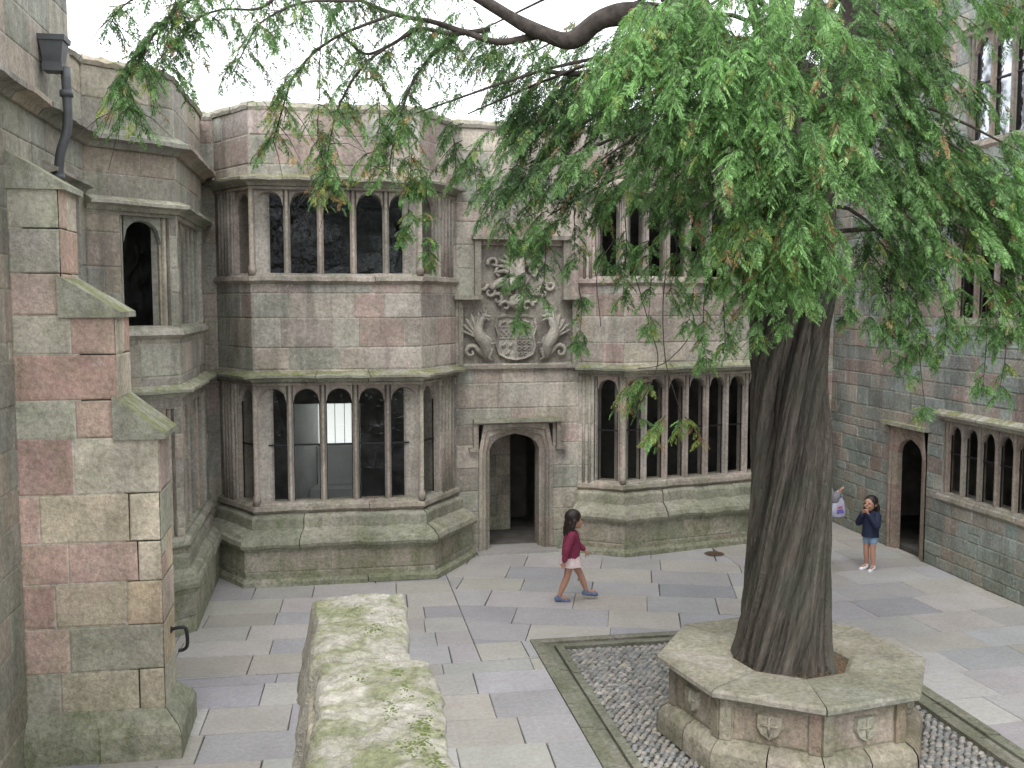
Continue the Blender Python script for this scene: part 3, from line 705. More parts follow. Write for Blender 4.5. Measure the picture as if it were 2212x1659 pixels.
while y < KY1 - .37:
    x = KX0 + .38 + (row % 2) * .035; row += 1
    while x < KX1 - .36:
        px, py = x + R.uniform(-.013, .013), y + R.uniform(-.010, .010)
        if (Vector((px, py)) - PC).length > 1.17:
            a = R.gauss(.3, .35) + math.sin(px * 2 + py) * .6
            rx, ry, rz = R.uniform(.033, .044), R.uniform(.024, .032), R.uniform(.020, .028)
            col = pick([(.25, .25, .245), (.21, .22, .225), (.30, .28, .255), (.18, .18, .175), (.34, .32, .29)])
            vs = []; ca, sa = math.cos(a), math.sin(a)
            for el in (0, 35, 68):
                for k in range(8):
                    b = k * math.pi / 4; u, v = rx * math.cos(b) * math.cos(rad(el)), ry * math.sin(b) * math.cos(rad(el))
                    vs.append((px + u * ca - v * sa, py + u * sa + v * ca, -.014 + rz * math.sin(rad(el))))
            vs.append((px, py, -.014 + rz))
            fs = [(r8 + k, r8 + (k + 1) % 8, r8 + 8 + (k + 1) % 8, r8 + 8 + k) for r8 in (0, 8) for k in range(8)] + [(16 + k, 16 + (k + 1) % 8, 24) for k in range(8)]
            h.add(vs, fs, col, True)
        x += .074
    y += .053
tag(h.build('cobbles', M['cobble']), kind='stuff', label='grey rounded cobbles set around the octagonal tree planter', cat='cobbles')
dc = at(1543, 1197, 15.25); h = MB()
def ringflat(mbx, c, r0, r1, z, col, N=28):
    vs = []
    for k in range(N):
        a = 2 * math.pi * k / N
        for r in (r0, r1): vs.append((c[0] + r * math.cos(a), c[1] + r * math.sin(a), z))
    mbx.add(vs, [(2 * k, 2 * k + 1, (2 * k + 3) % (2 * N), (2 * k + 2) % (2 * N)) for k in range(N)], col)
ringflat(h, dc, .115, .16, .012, (.1, .08, .06)); ringflat(h, dc, .0, .118, .008, (.02, .02, .02))
for i in range(-3, 4):
    w = math.sqrt(.115 ** 2 - (i * .03) ** 2); prism(h, [(dc.x - w, dc.y + i * .03 - .007), (dc.x + w, dc.y + i * .03 - .007), (dc.x + w, dc.y + i * .03 + .007), (dc.x - w, dc.y + i * .03 + .007)], .007, .016, (.1, .1, .1))
M['rust'] = plain('rusty_iron', (.12, .08, .055), .8, .2, 30, .4)
tag(h.build('drain_cover', M['rust']), 'round iron drain grating set in the paving before the right bay window', 'drain cover')
# ================================================================== planter
plr = empty('stone_planter', (PC.x, PC.y, 0), 'octagonal stone planter with slab seat around the yew trunk', 'planter')
h = MB()
lv = [(1.30, 0), (1.30, .13), (1.29, .19), (1.25, .24), (1.18, .275), (1.10, .30)]
for k in range(8):
    for t0, t1 in ((0, .5), (.5, 1)):
        col = pick(P_PLAN); dj = R.uniform(-.012, .008)
        for (ra, za), (rb, zb) in zip(lv[:-1], lv[1:]):
            q = []
            for r, z, t in ((ra, za, t0 + .006), (ra, za, t1 - .006), (rb, zb, t1 - .006), (rb, zb, t0 + .006)):
                a, b = Vector(octp((r + dj) * .975, z, k)), Vector(octp((r + dj) * .975, z, k + 1)); q.append(a.lerp(b, t))
            h.add(q, [(0, 1, 2, 3)], col)
h.build('plinth', M['planter'], plr)
h = MB()
for k in range(8):
    A, B = octp(1.12, 0, k), octp(1.12, 0, k + 1); F = Fr(A, B)
    fbox(h, F, 0, F.L, -.12, 0, .2, .665, (.35, .33, .26))
    for e in (0, F.L - .10): fbox(h, F, e, e + .10, 0, R.uniform(.022, .032), .285, .664, pick([(.38, .28, .23), (.37, .33, .27)]))
    fbox(h, F, .10, F.L - .10, 0, .014, .61, .663, pick(P_PLAN))
h.build('side_wall', M['planter'], plr)
for k in range(8):
    A, B = octp(1.12, 0, k), octp(1.12, 0, k + 1); F = Fr(A, B); h = MB(); m_ = F.L / 2
    block(h, F, .11, F.L - .11, .29, .605, .008, pick(P_PLAN), n0=.001)
    o2 = [(-.11, .58), (-.115, .46), (-.075, .39), (0, .345), (.075, .39), (.115, .46), (.11, .58)]
    sc_ = pick([(.42, .38, .31), (.40, .37, .31)])
    vs = [F.p(m_ + a, .008, z) for a, z in o2] + [F.p(m_ + a * .88, .048, .47 + (z - .47) * .88) for a, z in o2]; n = 7
    h.add(vs, [(i, (i + 1) % n, n + (i + 1) % n, n + i) for i in range(n)] + [tuple(range(n, 2 * n))], sc_)
    tube(h, [F.p(m_, .05, .56), F.p(m_, .056, .47), F.p(m_, .05, .39)], [.010, .014, .008], 6, sc_); tube(h, [F.p(m_ - .07, .05, .48), F.p(m_ + .07, .05, .48)], .010, 6, sc_)
    h.build('carved_shield_panel', M['planter'], plr)
for k in range(8):
    h = MB(); col = pick([(.33, .32, .26), (.31, .30, .25), (.35, .33, .275)]); dz = R.uniform(-.004, .004); dr_ = R.uniform(-.012, .006)
    top, bot = .75 + dz, .668
    lay = [(.55, bot), (1.235 + dr_, bot), (1.268 + dr_, bot + .022), (1.268 + dr_, top - .022), (1.24 + dr_, top), (.60, top), (.55, top - .03)]
    ns = len(lay); vs = []
    for kk, s in ((k, .003), (k + 1, -.003)):
        for r, z in lay:
            a = octp(r, z, kk); b = octp(r, z, kk + (1 if s > 0 else -1)); vs.append(Vector(a).lerp(Vector(b), abs(s) * 2))
    h.add(vs, [(i, (i + 1) % ns, ns + (i + 1) % ns, ns + i) for i in range(ns)] + [tuple(range(ns - 1, -1, -1)), tuple(range(ns, 2 * ns))], col)
    h.build('seat_slab', M['slab'], plr)
h = MB(); N = 60; vs = []; fs = []
for i in range(13):
    for k in range(N):
        a = 2 * math.pi * k / N; r = .64 * i / 12 + .001; z = .68 + .03 * (1 - i / 12) + noise.fractal(Vector((r * math.cos(a) * 9, r * math.sin(a) * 9, 0)), 1, 2, 4) * .022
        vs.append((PC.x + r * math.cos(a), PC.y + r * math.sin(a), min(z, .735)))
fs = [(i * N + k, i * N + (k + 1) % N, (i + 1) * N + (k + 1) % N, (i + 1) * N + k) for i in range(12) for k in range(N)]
h.add(vs, fs, (.1, .06, .04), True); h.build('soil', M['soil'], plr)
M['litter'] = plain('dry_needles', (.30, .19, .10), .9, 0, 30, .5, .3)
h = MB()
for i in range(1100):
    a = R.uniform(0, 6.283)
    if i < 500: r = R.uniform(.38, .62); z = .735 if r < .55 else .757
    elif i < 650: r = R.uniform(.6, 1.15); z = .757
    else: r = R.uniform(1.4, 4.2); z = .010
    x, y = PC.x + r * math.cos(a), PC.y + r * math.sin(a)
    b = R.uniform(0, 6.28); L = R.uniform(.008, .02); w_ = .003
    h.add([(x, y, z), (x + L * math.cos(b) + w_ * math.sin(b), y + L * math.sin(b) - w_ * math.cos(b), z + .004), (x + 2 * L * math.cos(b), y + 2 * L * math.sin(b), z + .001), (x + L * math.cos(b) - w_ * math.sin(b), y + L * math.sin(b) + w_ * math.cos(b), z + .004)], [(0, 1, 2, 3)])
tag(h.build('fallen_needles', M['litter']), 'dry brown fallen needles scattered around the yew planter', 'leaf litter', kind='stuff')
# ================================================================== stair parapet
par = empty('parapet_wall', (.15, 5, 0), 'low stone stair wall in the foreground with a broad mossy coping', 'wall')
h = MB(); PX0, PX1, PYE = -.15, .38, 6.52
wall(h, (PX1, 0.2), (PX1, PYE), 0, 1.98, [], P_BUTT, (.35, .7), cL, thick=.25); wall(h, (PX1, PYE), (PX0, PYE), 0, 1.98, [], P_BUTT, (.3, .5), cL, thick=.25); wall(h, (PX0, PYE), (PX0, .2), 0, 1.98, [], P_BUTT, (.35, .7), cL, thick=.25)
h.build('wall', M['butt'], par)
def surf(x, y):
    p = Vector((x * 3, y * 3, 6.5)); return .018 * noise.fractal(p, 1, 2, 4) + .026 * noise.noise(Vector((x * 1.3, y * 1.3, 4))) + .016 * noise.fractal(Vector((x * 11, y * 11, 1)), 1, 2, 4) - .018 * max(0, noise.noise(Vector((x * 6, y * 6, 9))) - .25)
def crown_z(w): return -.022 * abs(2 * w - 1) ** 4
CPS = [(.2, 2.6, -.10, .50, 2.14), (2.61, 5.43, -.12, .50, 2.135), (5.437, 6.60, -.165, .42, 2.165)]
for (ya, yb, xa, xb, zz) in CPS:
    h = MB(); NU = 56; NV = max(10, int((yb - ya) / .018)); vs = []
    for j in range(NV + 1):
        t = j / NV; yy = ya + (yb - ya) * t
        ed = min(t, 1 - t) * (yb - ya); dr = -.012 * max(0, 1 - ed / .02) ** 2
        wx = .045 * noise.noise(Vector((0, yy * 2.2, ya))) + .012 * noise.noise(Vector((3, yy * 9, ya))); wx2 = .045 * noise.noise(Vector((7, yy * 2.2, ya))) + .012 * noise.noise(Vector((5, yy * 9, ya)))
        for i in range(NU + 1):
            u = i / NU
            if u < .2: q = u / .2; x, z = xa + wx - .11 * (1 - q), 1.55 + (zz - .03 - 1.55) * q
            elif u > .88: x, z = xb + wx2, 1.9 + (zz - .03 - 1.9) * (1 - u) / .12
            else:
                w = (u - .2) / .68; x = xa + wx + (xb + wx2 - xa - wx) * w; z = zz - .012 + crown_z(w) + .012 * (1 - abs(2 * w - 1) ** 20) ** .5
            rn = .016 * noise.fractal(Vector((x * 9, yy * 9, z * 9)), 1, 2, 4)
            vs.append((x + (rn if .2 > u or u > .88 else 0), yy + (.008 * noise.noise(Vector((x * 8, z * 8, ya))) if j in (0, NV) else 0), z + dr + surf(x, yy)))
    fs = [(j * (NU + 1) + i, j * (NU + 1) + i + 1, (j + 1) * (NU + 1) + i + 1, (j + 1) * (NU + 1) + i) for j in range(NV) for i in range(NU)]
    fs += [tuple(range(NU, -1, -1)), tuple(NV * (NU + 1) + i for i in range(NU + 1))]
    h.add(vs, fs, (.40, .38, .33), True); h.build('coping_stone', M['parapet'], par)
h = MB()
for (cx_, cy_, sx, sy, n) in ((.30, 5.25, .02, .04, 110), (.2, 5.9, .04, .07, 160), (.1, 6.25, .05, .04, 60), (.33, 5.0, .02, .07, 140), (.24, 4.75, .02, .08, 160), (.36, 4.55, .03, .08, 220), (.30, 4.3, .04, .05, 200), (.40, 4.15, .02, .04, 90), (.12, 5.15, .04, .03, 50), (.28, 3.95, .04, .04, 90), (.33, 6.1, .02, .08, 70), (.44, 4.8, .015, .12, 60)):
    for q in range(n):
        x, y = cx_ + R.gauss(0, sx), cy_ + R.gauss(0, sy)
        far = y > 5.433; xa, xb, zz = (-.165, .42, 2.165) if far else (-.12, .50, 2.135)
        if not (xa + .04 < x < xb - .03): continue
        r = R.uniform(.003, .008); w = (x - xa) / (xb - xa)
        ellipsoid(h, (x, y, zz - .003 + crown_z(w) + surf(x, y)), (r * R.uniform(.8, 1.8), r * R.uniform(.8, 1.8), r * .55), seg=6, rings=4)
M['moss'] = plain('moss', (.12, .15, .04), .95, 0, 90, .5, 1)
tag(h.build('moss', M['moss'], par), kind='stuff')
# ================================================================== YEW TREE
tree = empty('yew_tree', (PC.x, PC.y, .62), 'large old yew tree with twisted fluted trunk and drooping green foliage', 'tree')
TX, TY = 4.15, 8.67
def trunk():
    NS, NZ = 320, 190; vs = []; uv = []; dp = []
    z0, z1 = .6, 6.2; TWI = -.55
    for j in range(NZ + 1):
        z = z0 + (z1 - z0) * j / NZ; t = (z - .65)
        Rz = .355 + .085 * math.exp(-max(0, t) / .30) + .02 * math.sin(z * 1.1 + 1) + (.04 if z > 4.0 else 0) * min(1, (z - 4.0)) - .05 * max(0, z - 4.8)
        cx_ = TX + .03 * math.sin(z * 1.3) - max(0, z - 4.2) * .12; cy_ = TY + .02 * math.cos(z)
        for k in range(NS + 1):
            a = 2 * math.pi * k / NS; tw = a + TWI * z + .25 * math.sin(z * .8)
            c_, s_ = math.cos(tw), math.sin(tw)
            wob = noise.noise(Vector((c_ * 1.5, s_ * 1.5, z * .6)))
            wob2 = noise.noise(Vector((c_ * 3.5, s_ * 3.5, z * .9 + 7)))
            q1 = abs(math.sin(4 * (tw + .42 * wob)))
            q2 = abs(math.sin(9 * (tw + .35 * wob + .12 * wob2) + 1))
            A1 = .17 * (1 + .9 * noise.noise(Vector((c_ * 1.2 + 5, s_ * 1.2, z * .5)))); A2 = .085 * (1 + 1.2 * noise.noise(Vector((c_ * 2.2, s_ * 2.2 + 5, z * .8))))
            st1 = q1 ** .5; st2 = q2 ** .55
            f = .14 * noise.fractal(Vector((c_ * 1.4, s_ * 1.4, z * .5)), 1, 2, 2) + A1 * (st1 - .8) + A2 * (st2 - .75)
            fin = .03 * noise.fractal(Vector((c_ * 16, s_ * 16, z * 2.0)), 1, 2, 3) - .045 * max(0, .12 - abs(noise.noise(Vector((c_ * 9, s_ * 9, z * .8 + 4))))) / .12
            fl = 1 + .15 * math.exp(-max(0, t) / .28) * math.sin(5 * a + 1)
            cleft = math.exp(-((a - 4.95) / .10) ** 2) * max(0, min(1, (z - 3.1) / .8))
            r = Rz * (1.02 + f + fin) * fl * (1 - .24 * cleft)
            r *= 1 + .11 * math.exp(-((a - 5.9) / .5) ** 2) * math.exp(-((z - 2.75) / .35) ** 2)
            vs.append((cx_ + r * math.cos(a), cy_ + r * math.sin(a), z)); uv.append((k / NS + z * TWI / 6.283, z))
            dp.append(max(.28, min(1.2, .35 + .5 * st1 + .32 * (st2 - .2) + fin * 6 - .5 * cleft)))  # painted occlusion: vertex colour darkens in the grooves and cleft
    W = NS + 1
    fs = [(j * W + k, j * W + k + 1, (j + 1) * W + k + 1, (j + 1) * W + k) for j in range(NZ) for k in range(NS)]
    h = MB(); h.add(vs, fs, (.1, .08, .06), True); o = h.build('trunk', M['bark'], tree)
    ul = o.data.uv_layers.new(name='UVMap'); lay = []; cl_ = []
    for f in fs:
        for i in f: lay += uv[i]; cl_ += [dp[i], dp[i], dp[i], 1]
    ul.data.foreach_set('uv', lay); o.data.color_attributes['Col'].data.foreach_set('color', cl_)
trunk()
def template(nl=12):
    V = []
    for i in range(nl):
        s = .06 + .90 * i / nl
        for sd in (-1, 1):
            ss = s + (.035 if sd > 0 else 0); L = .38 * (1 - .68 * ss) * (.6 + .4 * min(1, ss * 4)); a = rad(58 - 12 * ss)
            d = np.array([math.cos(a), sd * math.sin(a), -.28])
            b = np.array([ss, 0, -.20 * ss * ss]); w = .021
            pp = np.array([-d[1], d[0], 0]); pp /= np.linalg.norm(pp)
            V += [b, b + d * L * .45 + pp * w, b + d * L + np.array([0, 0, -.03]), b + d * L * .45 - pp * w]
    V += [np.array([0, .008, 0]), np.array([.55, .016, -.05]), np.array([1.12, 0, -.24]), np.array([.55, -.016, -.05])]
    return np.array(V)
TP = template(); NQ = len(TP) // 4
S_pos = []; S_dir = []; S_col = []; S_sc = []
twigs = MB()
G_BR = np.array([.185, .335, .125]); G_DK = np.array([.036, .085, .030]); G_YL = np.array([.28, .31, .09]); G_OR = np.array([.40, .27, .14])  # bright and dark greens put highlights and shade into the spray colour
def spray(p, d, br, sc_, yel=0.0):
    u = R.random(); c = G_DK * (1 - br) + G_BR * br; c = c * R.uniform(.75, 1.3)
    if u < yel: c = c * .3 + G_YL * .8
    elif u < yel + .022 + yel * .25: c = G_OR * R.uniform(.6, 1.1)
    S_pos.append(tuple(p)); S_dir.append(tuple(d)); S_col.append(c); S_sc.append(sc_)
def branchlet(p, d, L, br, n, sc_=.24, yel=0.0, droop=.8, tw=.005):
    d = Vector(d); d.z *= .3; d.normalize(); p = Vector(p); pts = []
    wob = Vector((R.uniform(-1, 1), R.uniform(-1, 1), 0)) * .12
    for i in range(5):
        t = i / 4; pts.append(p + d * L * (t * .75) + Vector((0, 0, -1)) * L * droop * t ** 1.7 + wob * L * math.sin(t * 3))
    tube(twigs, pts, [tw * (1 - .15 * i) for i in range(5)], 3, (.1, .07, .05), False)
    for i in range(n):
        t = (i + .6) / n * 4; k = min(3, int(t)); q = pts[k].lerp(pts[k + 1], t - k); tg = (pts[k + 1] - pts[k]).normalized()
        sd = Vector((-tg.y, tg.x, 0)); sd = sd.normalized() if sd.length > .01 else Vector((1, 0, 0))
        dd = (tg * R.uniform(.4, 1.0) + sd * (1 if i % 2 else -1) * R.uniform(.25, 1.1) + Vector((0, 0, -R.uniform(-.05, .6)))).normalized()
        spray(q, dd, min(1.35, max(0, br + .2 * (t / 4 - .4) + R.gauss(0, .16))), sc_ * R.uniform(.6, 1.2), yel)
def limb(pts, r0, r1, sg_=9):
    P = smoothpath(pts, 6); n = len(P)
    P = [p + Vector((noise.noise(p * 1.7), noise.noise(p * 1.7 + Vector((5, 0, 0))), noise.noise(p * 1.7 + Vector((0, 5, 0))))) * .05 for p in P]
    h = MB(); tube(h, P, [(r0 + (r1 - r0) * (i / (n - 1)) ** .8) * (1 + .12 * noise.noise(P[i] * 5)) for i in range(n)], sg_); h.build('branch', M['limb'], tree); return P
def clump(px, py, Y, rx, ry, nb, br, yel=.02, link=True, dy=-28, dens=1.55, sc_=.15, ns=(9, 13)):
    c = at(px, py + dy, Y); k = (c - Vector((0, 0, CAMZ))).length / FPX; ax, az = rx * k, ry * k; ay = ax * .75
    outw = Vector((c.x - TX, c.y - TY, 0)); outw = outw.normalized() if outw.length > .2 else Vector((0, -1, 0))
    for i in range(int(nb * dens)):
        while True:
            q = Vector((R.uniform(-1, 1), R.uniform(-1, 1), R.uniform(-1, 1)))
            if q.length < 1: break
        q.z = q.z * .8 + .2
        p = c + Vector((q.x * ax * .95, q.y * ay, q.z * az * .95))
        if noise.noise(p * 2.6 + Vector((3, 1, 2))) < -.18 and sc_ < .2: continue   # open gaps between tiers
        d = Vector((q.x, q.y, 0)) * .8 + outw * .7 + Vector((R.uniform(-.5, .5), R.uniform(-.5, .5), 0))
        L = R.uniform(.20, .46)
        b2 = br + .30 * q.z + .16 * (-q.y) + .75 * noise.noise(p * 2.2)  # painted light: sprays coloured brighter at the clump's top and near side
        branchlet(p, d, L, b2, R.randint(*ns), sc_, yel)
    if link:
        zt = min(8.6, max(4.4, c.z + .5)); st = Vector((TX - max(0, min(zt, 6) - 4.2) * .1, TY, zt))
        mid = st.lerp(c, .5) + Vector((0, 0, .3)); tube(twigs, smoothpath([st, mid, c + Vector((0, 0, az * .2))], 4), [.028 - .0026 * i for i in range(9)], 5, (.1, .07, .05), False)
def tassel(px, y0, y1, Y, w, br, yel=.05, n=None):
    a = at(px, y0, Y); b = at(px + R.uniform(-12, 12), y1, Y); k = Y / FPX; L = (a - b).length
    pts = smoothpath([a, a.lerp(b, .4) + Vector((R.uniform(-.05, .05), R.uniform(-.05, .05), 0)), b], 4)
    tube(twigs, pts, [.007 - .0006 * i for i in range(len(pts))], 4, (.1, .07, .05), False)
    for i in range(n or int(L / .055)):
        t = R.random(); q = pts[min(len(pts) - 1, int(t * len(pts)))]
        branchlet(q, (R.uniform(-1, 1), R.uniform(-1, 1), 0), w * k * R.uniform(.6, 1.1) * (1.15 - .6 * t), br + R.gauss(0, .12), R.randint(5, 8), .135, yel, .9, .004)
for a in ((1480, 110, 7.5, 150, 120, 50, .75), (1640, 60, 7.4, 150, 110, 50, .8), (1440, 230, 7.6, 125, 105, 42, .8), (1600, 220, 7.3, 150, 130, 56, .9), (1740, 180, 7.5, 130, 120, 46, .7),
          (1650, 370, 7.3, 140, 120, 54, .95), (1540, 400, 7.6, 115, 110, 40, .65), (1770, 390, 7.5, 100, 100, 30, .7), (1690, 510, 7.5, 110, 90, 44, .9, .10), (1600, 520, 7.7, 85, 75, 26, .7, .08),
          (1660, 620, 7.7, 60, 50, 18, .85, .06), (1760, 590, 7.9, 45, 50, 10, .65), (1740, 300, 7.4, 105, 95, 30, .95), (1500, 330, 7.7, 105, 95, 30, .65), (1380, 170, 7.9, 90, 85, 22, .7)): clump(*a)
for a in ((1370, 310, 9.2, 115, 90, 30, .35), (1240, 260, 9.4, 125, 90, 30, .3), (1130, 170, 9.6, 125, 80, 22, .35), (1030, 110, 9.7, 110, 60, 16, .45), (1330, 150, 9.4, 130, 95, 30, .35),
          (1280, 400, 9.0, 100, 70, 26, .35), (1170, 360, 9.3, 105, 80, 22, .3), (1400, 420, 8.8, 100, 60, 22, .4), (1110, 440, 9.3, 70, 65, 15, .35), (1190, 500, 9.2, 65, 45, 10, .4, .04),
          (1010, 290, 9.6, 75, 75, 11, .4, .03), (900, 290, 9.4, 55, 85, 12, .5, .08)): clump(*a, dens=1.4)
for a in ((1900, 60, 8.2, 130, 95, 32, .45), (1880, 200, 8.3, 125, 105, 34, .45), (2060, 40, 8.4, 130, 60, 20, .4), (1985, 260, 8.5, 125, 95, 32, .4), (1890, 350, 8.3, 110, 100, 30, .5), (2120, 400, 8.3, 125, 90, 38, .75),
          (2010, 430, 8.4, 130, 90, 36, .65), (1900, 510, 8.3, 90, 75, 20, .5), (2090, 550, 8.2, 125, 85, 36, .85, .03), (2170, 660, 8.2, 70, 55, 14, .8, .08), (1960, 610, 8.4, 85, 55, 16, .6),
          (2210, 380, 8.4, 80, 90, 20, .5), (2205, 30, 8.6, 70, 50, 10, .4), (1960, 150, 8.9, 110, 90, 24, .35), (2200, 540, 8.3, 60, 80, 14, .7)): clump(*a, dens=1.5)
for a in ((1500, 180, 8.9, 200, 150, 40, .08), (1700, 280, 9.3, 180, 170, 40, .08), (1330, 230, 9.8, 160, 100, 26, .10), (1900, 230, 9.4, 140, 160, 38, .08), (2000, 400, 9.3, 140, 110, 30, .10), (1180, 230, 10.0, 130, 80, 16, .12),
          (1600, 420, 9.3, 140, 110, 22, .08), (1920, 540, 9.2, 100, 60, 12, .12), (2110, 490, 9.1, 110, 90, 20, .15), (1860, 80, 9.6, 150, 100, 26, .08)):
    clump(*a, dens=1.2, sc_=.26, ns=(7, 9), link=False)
# ragged hanging ends
for a in ((1090, 470, 600, 9.2, 40, .4), (1130, 520, 690, 9.2, 38, .4), (1180, 520, 640, 9.1, 42, .35), (1250, 620, 750, 9.1, 22, .4), (1240, 430, 560, 9.0, 60, .4), (1310, 430, 560, 8.9, 55, .5), (1350, 470, 640, 8.7, 48, .5), (1400, 520, 700, 8.5, 52, .65, .08), (1450, 480, 640, 8.4, 60, .6),
          (1500, 480, 690, 8.2, 55, .7, .06), (1560, 540, 740, 8.0, 55, .75, .05), (1530, 600, 770, 8.1, 34, .7), (1610, 560, 700, 7.8, 60, .8, .08), (1650, 560, 740, 7.7, 60, .85, .06), (1700, 560, 690, 7.7, 60, .9, .10), (1740, 540, 660, 7.8, 45, .75), (1790, 480, 610, 7.9, 50, .6), (1830, 540, 680, 8.2, 36, .5),
          (1880, 560, 700, 8.3, 50, .55), (1920, 600, 760, 8.3, 60, .6), (1960, 620, 830, 8.3, 60, .7, .04), (1990, 680, 900, 8.3, 50, .7, .05), (2030, 640, 780, 8.3, 55, .7), (2080, 620, 730, 8.2, 60, .8), (2130, 660, 830, 8.2, 50, .65), (2165, 700, 850, 8.2, 42, .6, .08), (2200, 640, 760, 8.2, 50, .75), (1930, 680, 800, 8.4, 50, .5),
          (890, 330, 500, 9.3, 40, .5, .15), (920, 380, 560, 9.3, 26, .5, .1), (870, 260, 400, 9.3, 50, .5, .1), (1020, 330, 430, 9.5, 50, .4), (980, 300, 380, 9.5, 45, .4)): tassel(*a)
for a in ((1400, 850, 8.9, 30, 22, 4, .8, .35), (1350, 935, 8.9, 28, 20, 3, .8, .2), (1450, 940, 8.9, 40, 28, 5, .85, .3), (1500, 970, 8.9, 18, 18, 2, .9, .1)): clump(*a, link=False)
for p in (((1440, 580), (1430, 700), (1440, 800), (1470, 900)), ((1360, 560), (1400, 700), (1420, 790), (1370, 900)), ((1330, 520), (1290, 600), (1300, 700)), ((1460, 600), (1500, 690), (1440, 780), (1380, 800))):
    limb([at(x, y, 8.85) for x, y in p], .006, .004, 4)
for x, y, z in ((4.2, 8.6, 9.4), (3.2, 8.0, 8.9), (5.2, 8.2, 9.0), (4.6, 9.7, 9.0), (3.0, 9.6, 8.6), (5.9, 9.2, 8.3), (4.3, 8.9, 10.4)):
    c = Vector((x, y, z))
    for i in range(22):
        q = Vector((R.gauss(0, .5), R.gauss(0, .5), R.gauss(0, .4))); branchlet(c + q, q + Vector((x - TX, y - TY, 0)) * .5, .5, .5 + q.z * .3, 7, .26)
    tube(twigs, smoothpath([(TX - .2, TY, 6.0), ((x + TX) / 2, (y + TY) / 2, (z + 6) / 2 + .3), (x, y, z)], 4), [.06 - .005 * i for i in range(9)], 6, (.1, .07, .05), False)
def bough(pp, Y, r0, r1, nb, Ls, br, yel=.04, skip=.0, sc_=.135, hang=.9):
    P = limb([at(x, y, Y) for (x, y) in pp], r0, r1)
    for i in range(nb):
        t = skip + (1 - skip) * (i + R.random()) / nb; q = P[min(len(P) - 1, int(t * (len(P) - 1)))]
        branchlet(q, (R.uniform(-1, 1), R.uniform(-1, 1), 0), R.uniform(*Ls) * .8, br + R.gauss(0, .12), R.randint(7, 11), sc_, yel, hang, .004)
    for i in range(nb // 2):
        q = P[R.randrange(len(P))]; d = Vector((R.uniform(-1, 1), R.uniform(-1, 1), R.uniform(-1, .3))).normalized(); L = R.uniform(.2, .5)
        tube(twigs, [q, q + d * L * .5 + Vector((0, 0, -.02)), q + d * L + Vector((0, 0, -.12))], [.005, .0035, .002], 3, (.1, .07, .05), False)
    return P
limb([(TX - .1, TY, 5.2), at(1600, 230, 8.6), at(1520, 80, 8.5), at(1440, -60, 8.5), at(1330, -220, 8.5)], .26, .15, 14)
limb([(TX + .05, TY, 5.2), at(1790, 230, 8.9), at(1850, 20, 9.0), at(1900, -250, 9.0)], .24, .14, 14)
limb([at(1600, 190, 8.6), at(1500, 70, 8.7), at(1400, 30, 8.8), at(1300, 40, 8.9), at(1230, 85, 9.0), at(1170, 70, 9.0), at(1080, 20, 9.1), at(980, -30, 9.2)], .15, .04, 12)
limb([at(1550, 140, 8.6), at(1440, 80, 8.7), at(1350, 130, 8.9), at(1270, 160, 9.2), at(1180, 150, 9.4)], .07, .02, 8)
bough([(1170, 70), (1080, 90), (1000, 70), (930, 45), (860, 30), (780, 0), (700, -30)], 9.1, .036, .014, 18, (.25, .5), .4)
bough([(1060, 60), (980, 75), (900, 60), (850, 95), (800, 115), (760, 90), (730, 60)], 9.3, .026, .009, 14, (.25, .45), .45)
bough([(980, 80), (930, 130), (880, 200), (850, 290), (840, 380)], 9.2, .018, .004, 24, (.25, .5), .5, .08)
bough([(900, 60), (800, 130), (740, 220), (715, 330), (700, 400)], 9.0, .016, .004, 24, (.22, .4), .6, .12, .15)
bough([(860, 30), (720, 80), (640, 160), (610, 240), (590, 310)], 8.8, .016, .004, 22, (.22, .4), .6, .12, .15)
bough([(780, 0), (660, 10), (570, 50), (530, 110), (500, 160)], 8.6, .014, .004, 16, (.25, .45), .5, .05, .1)
bough([(620, -40), (560, 20), (480, 30), (420, 60), (380, 130)], 8.2, .014, .004, 15, (.25, .45), .5, .05)
bough([(520, -60), (420, 0), (350, 60), (300, 130), (270, 190), (290, 240)], 8.0, .016, .004, 34, (.25, .45), .55, .10)
bough([(460, -60), (380, 20), (340, 100), (380, 160)], 8.1, .012, .003, 15, (.25, .45), .5, .08)
bough([(420, -80), (330, -20), (270, 20), (240, 60)], 7.8, .012, .003, 8, (.25, .4), .5, .05)
bough([(1000, -40), (900, -10), (760, -20), (640, -10), (560, -30)], 8.9, .022, .007, 26, (.3, .6), .4)
bough([(700, 60), (690, 260), (720, 420)], 9.05, .006, .003, 12, (.2, .35), .7, .3, .2)
bough([(800, 110), (820, 240), (800, 360)], 9.15, .006, .003, 12, (.2, .4), .6, .2, .1)
bough([(660, 420), (700, 430), (690, 500)], 9.0, .003, .002, 0, (.2, .4), .5)
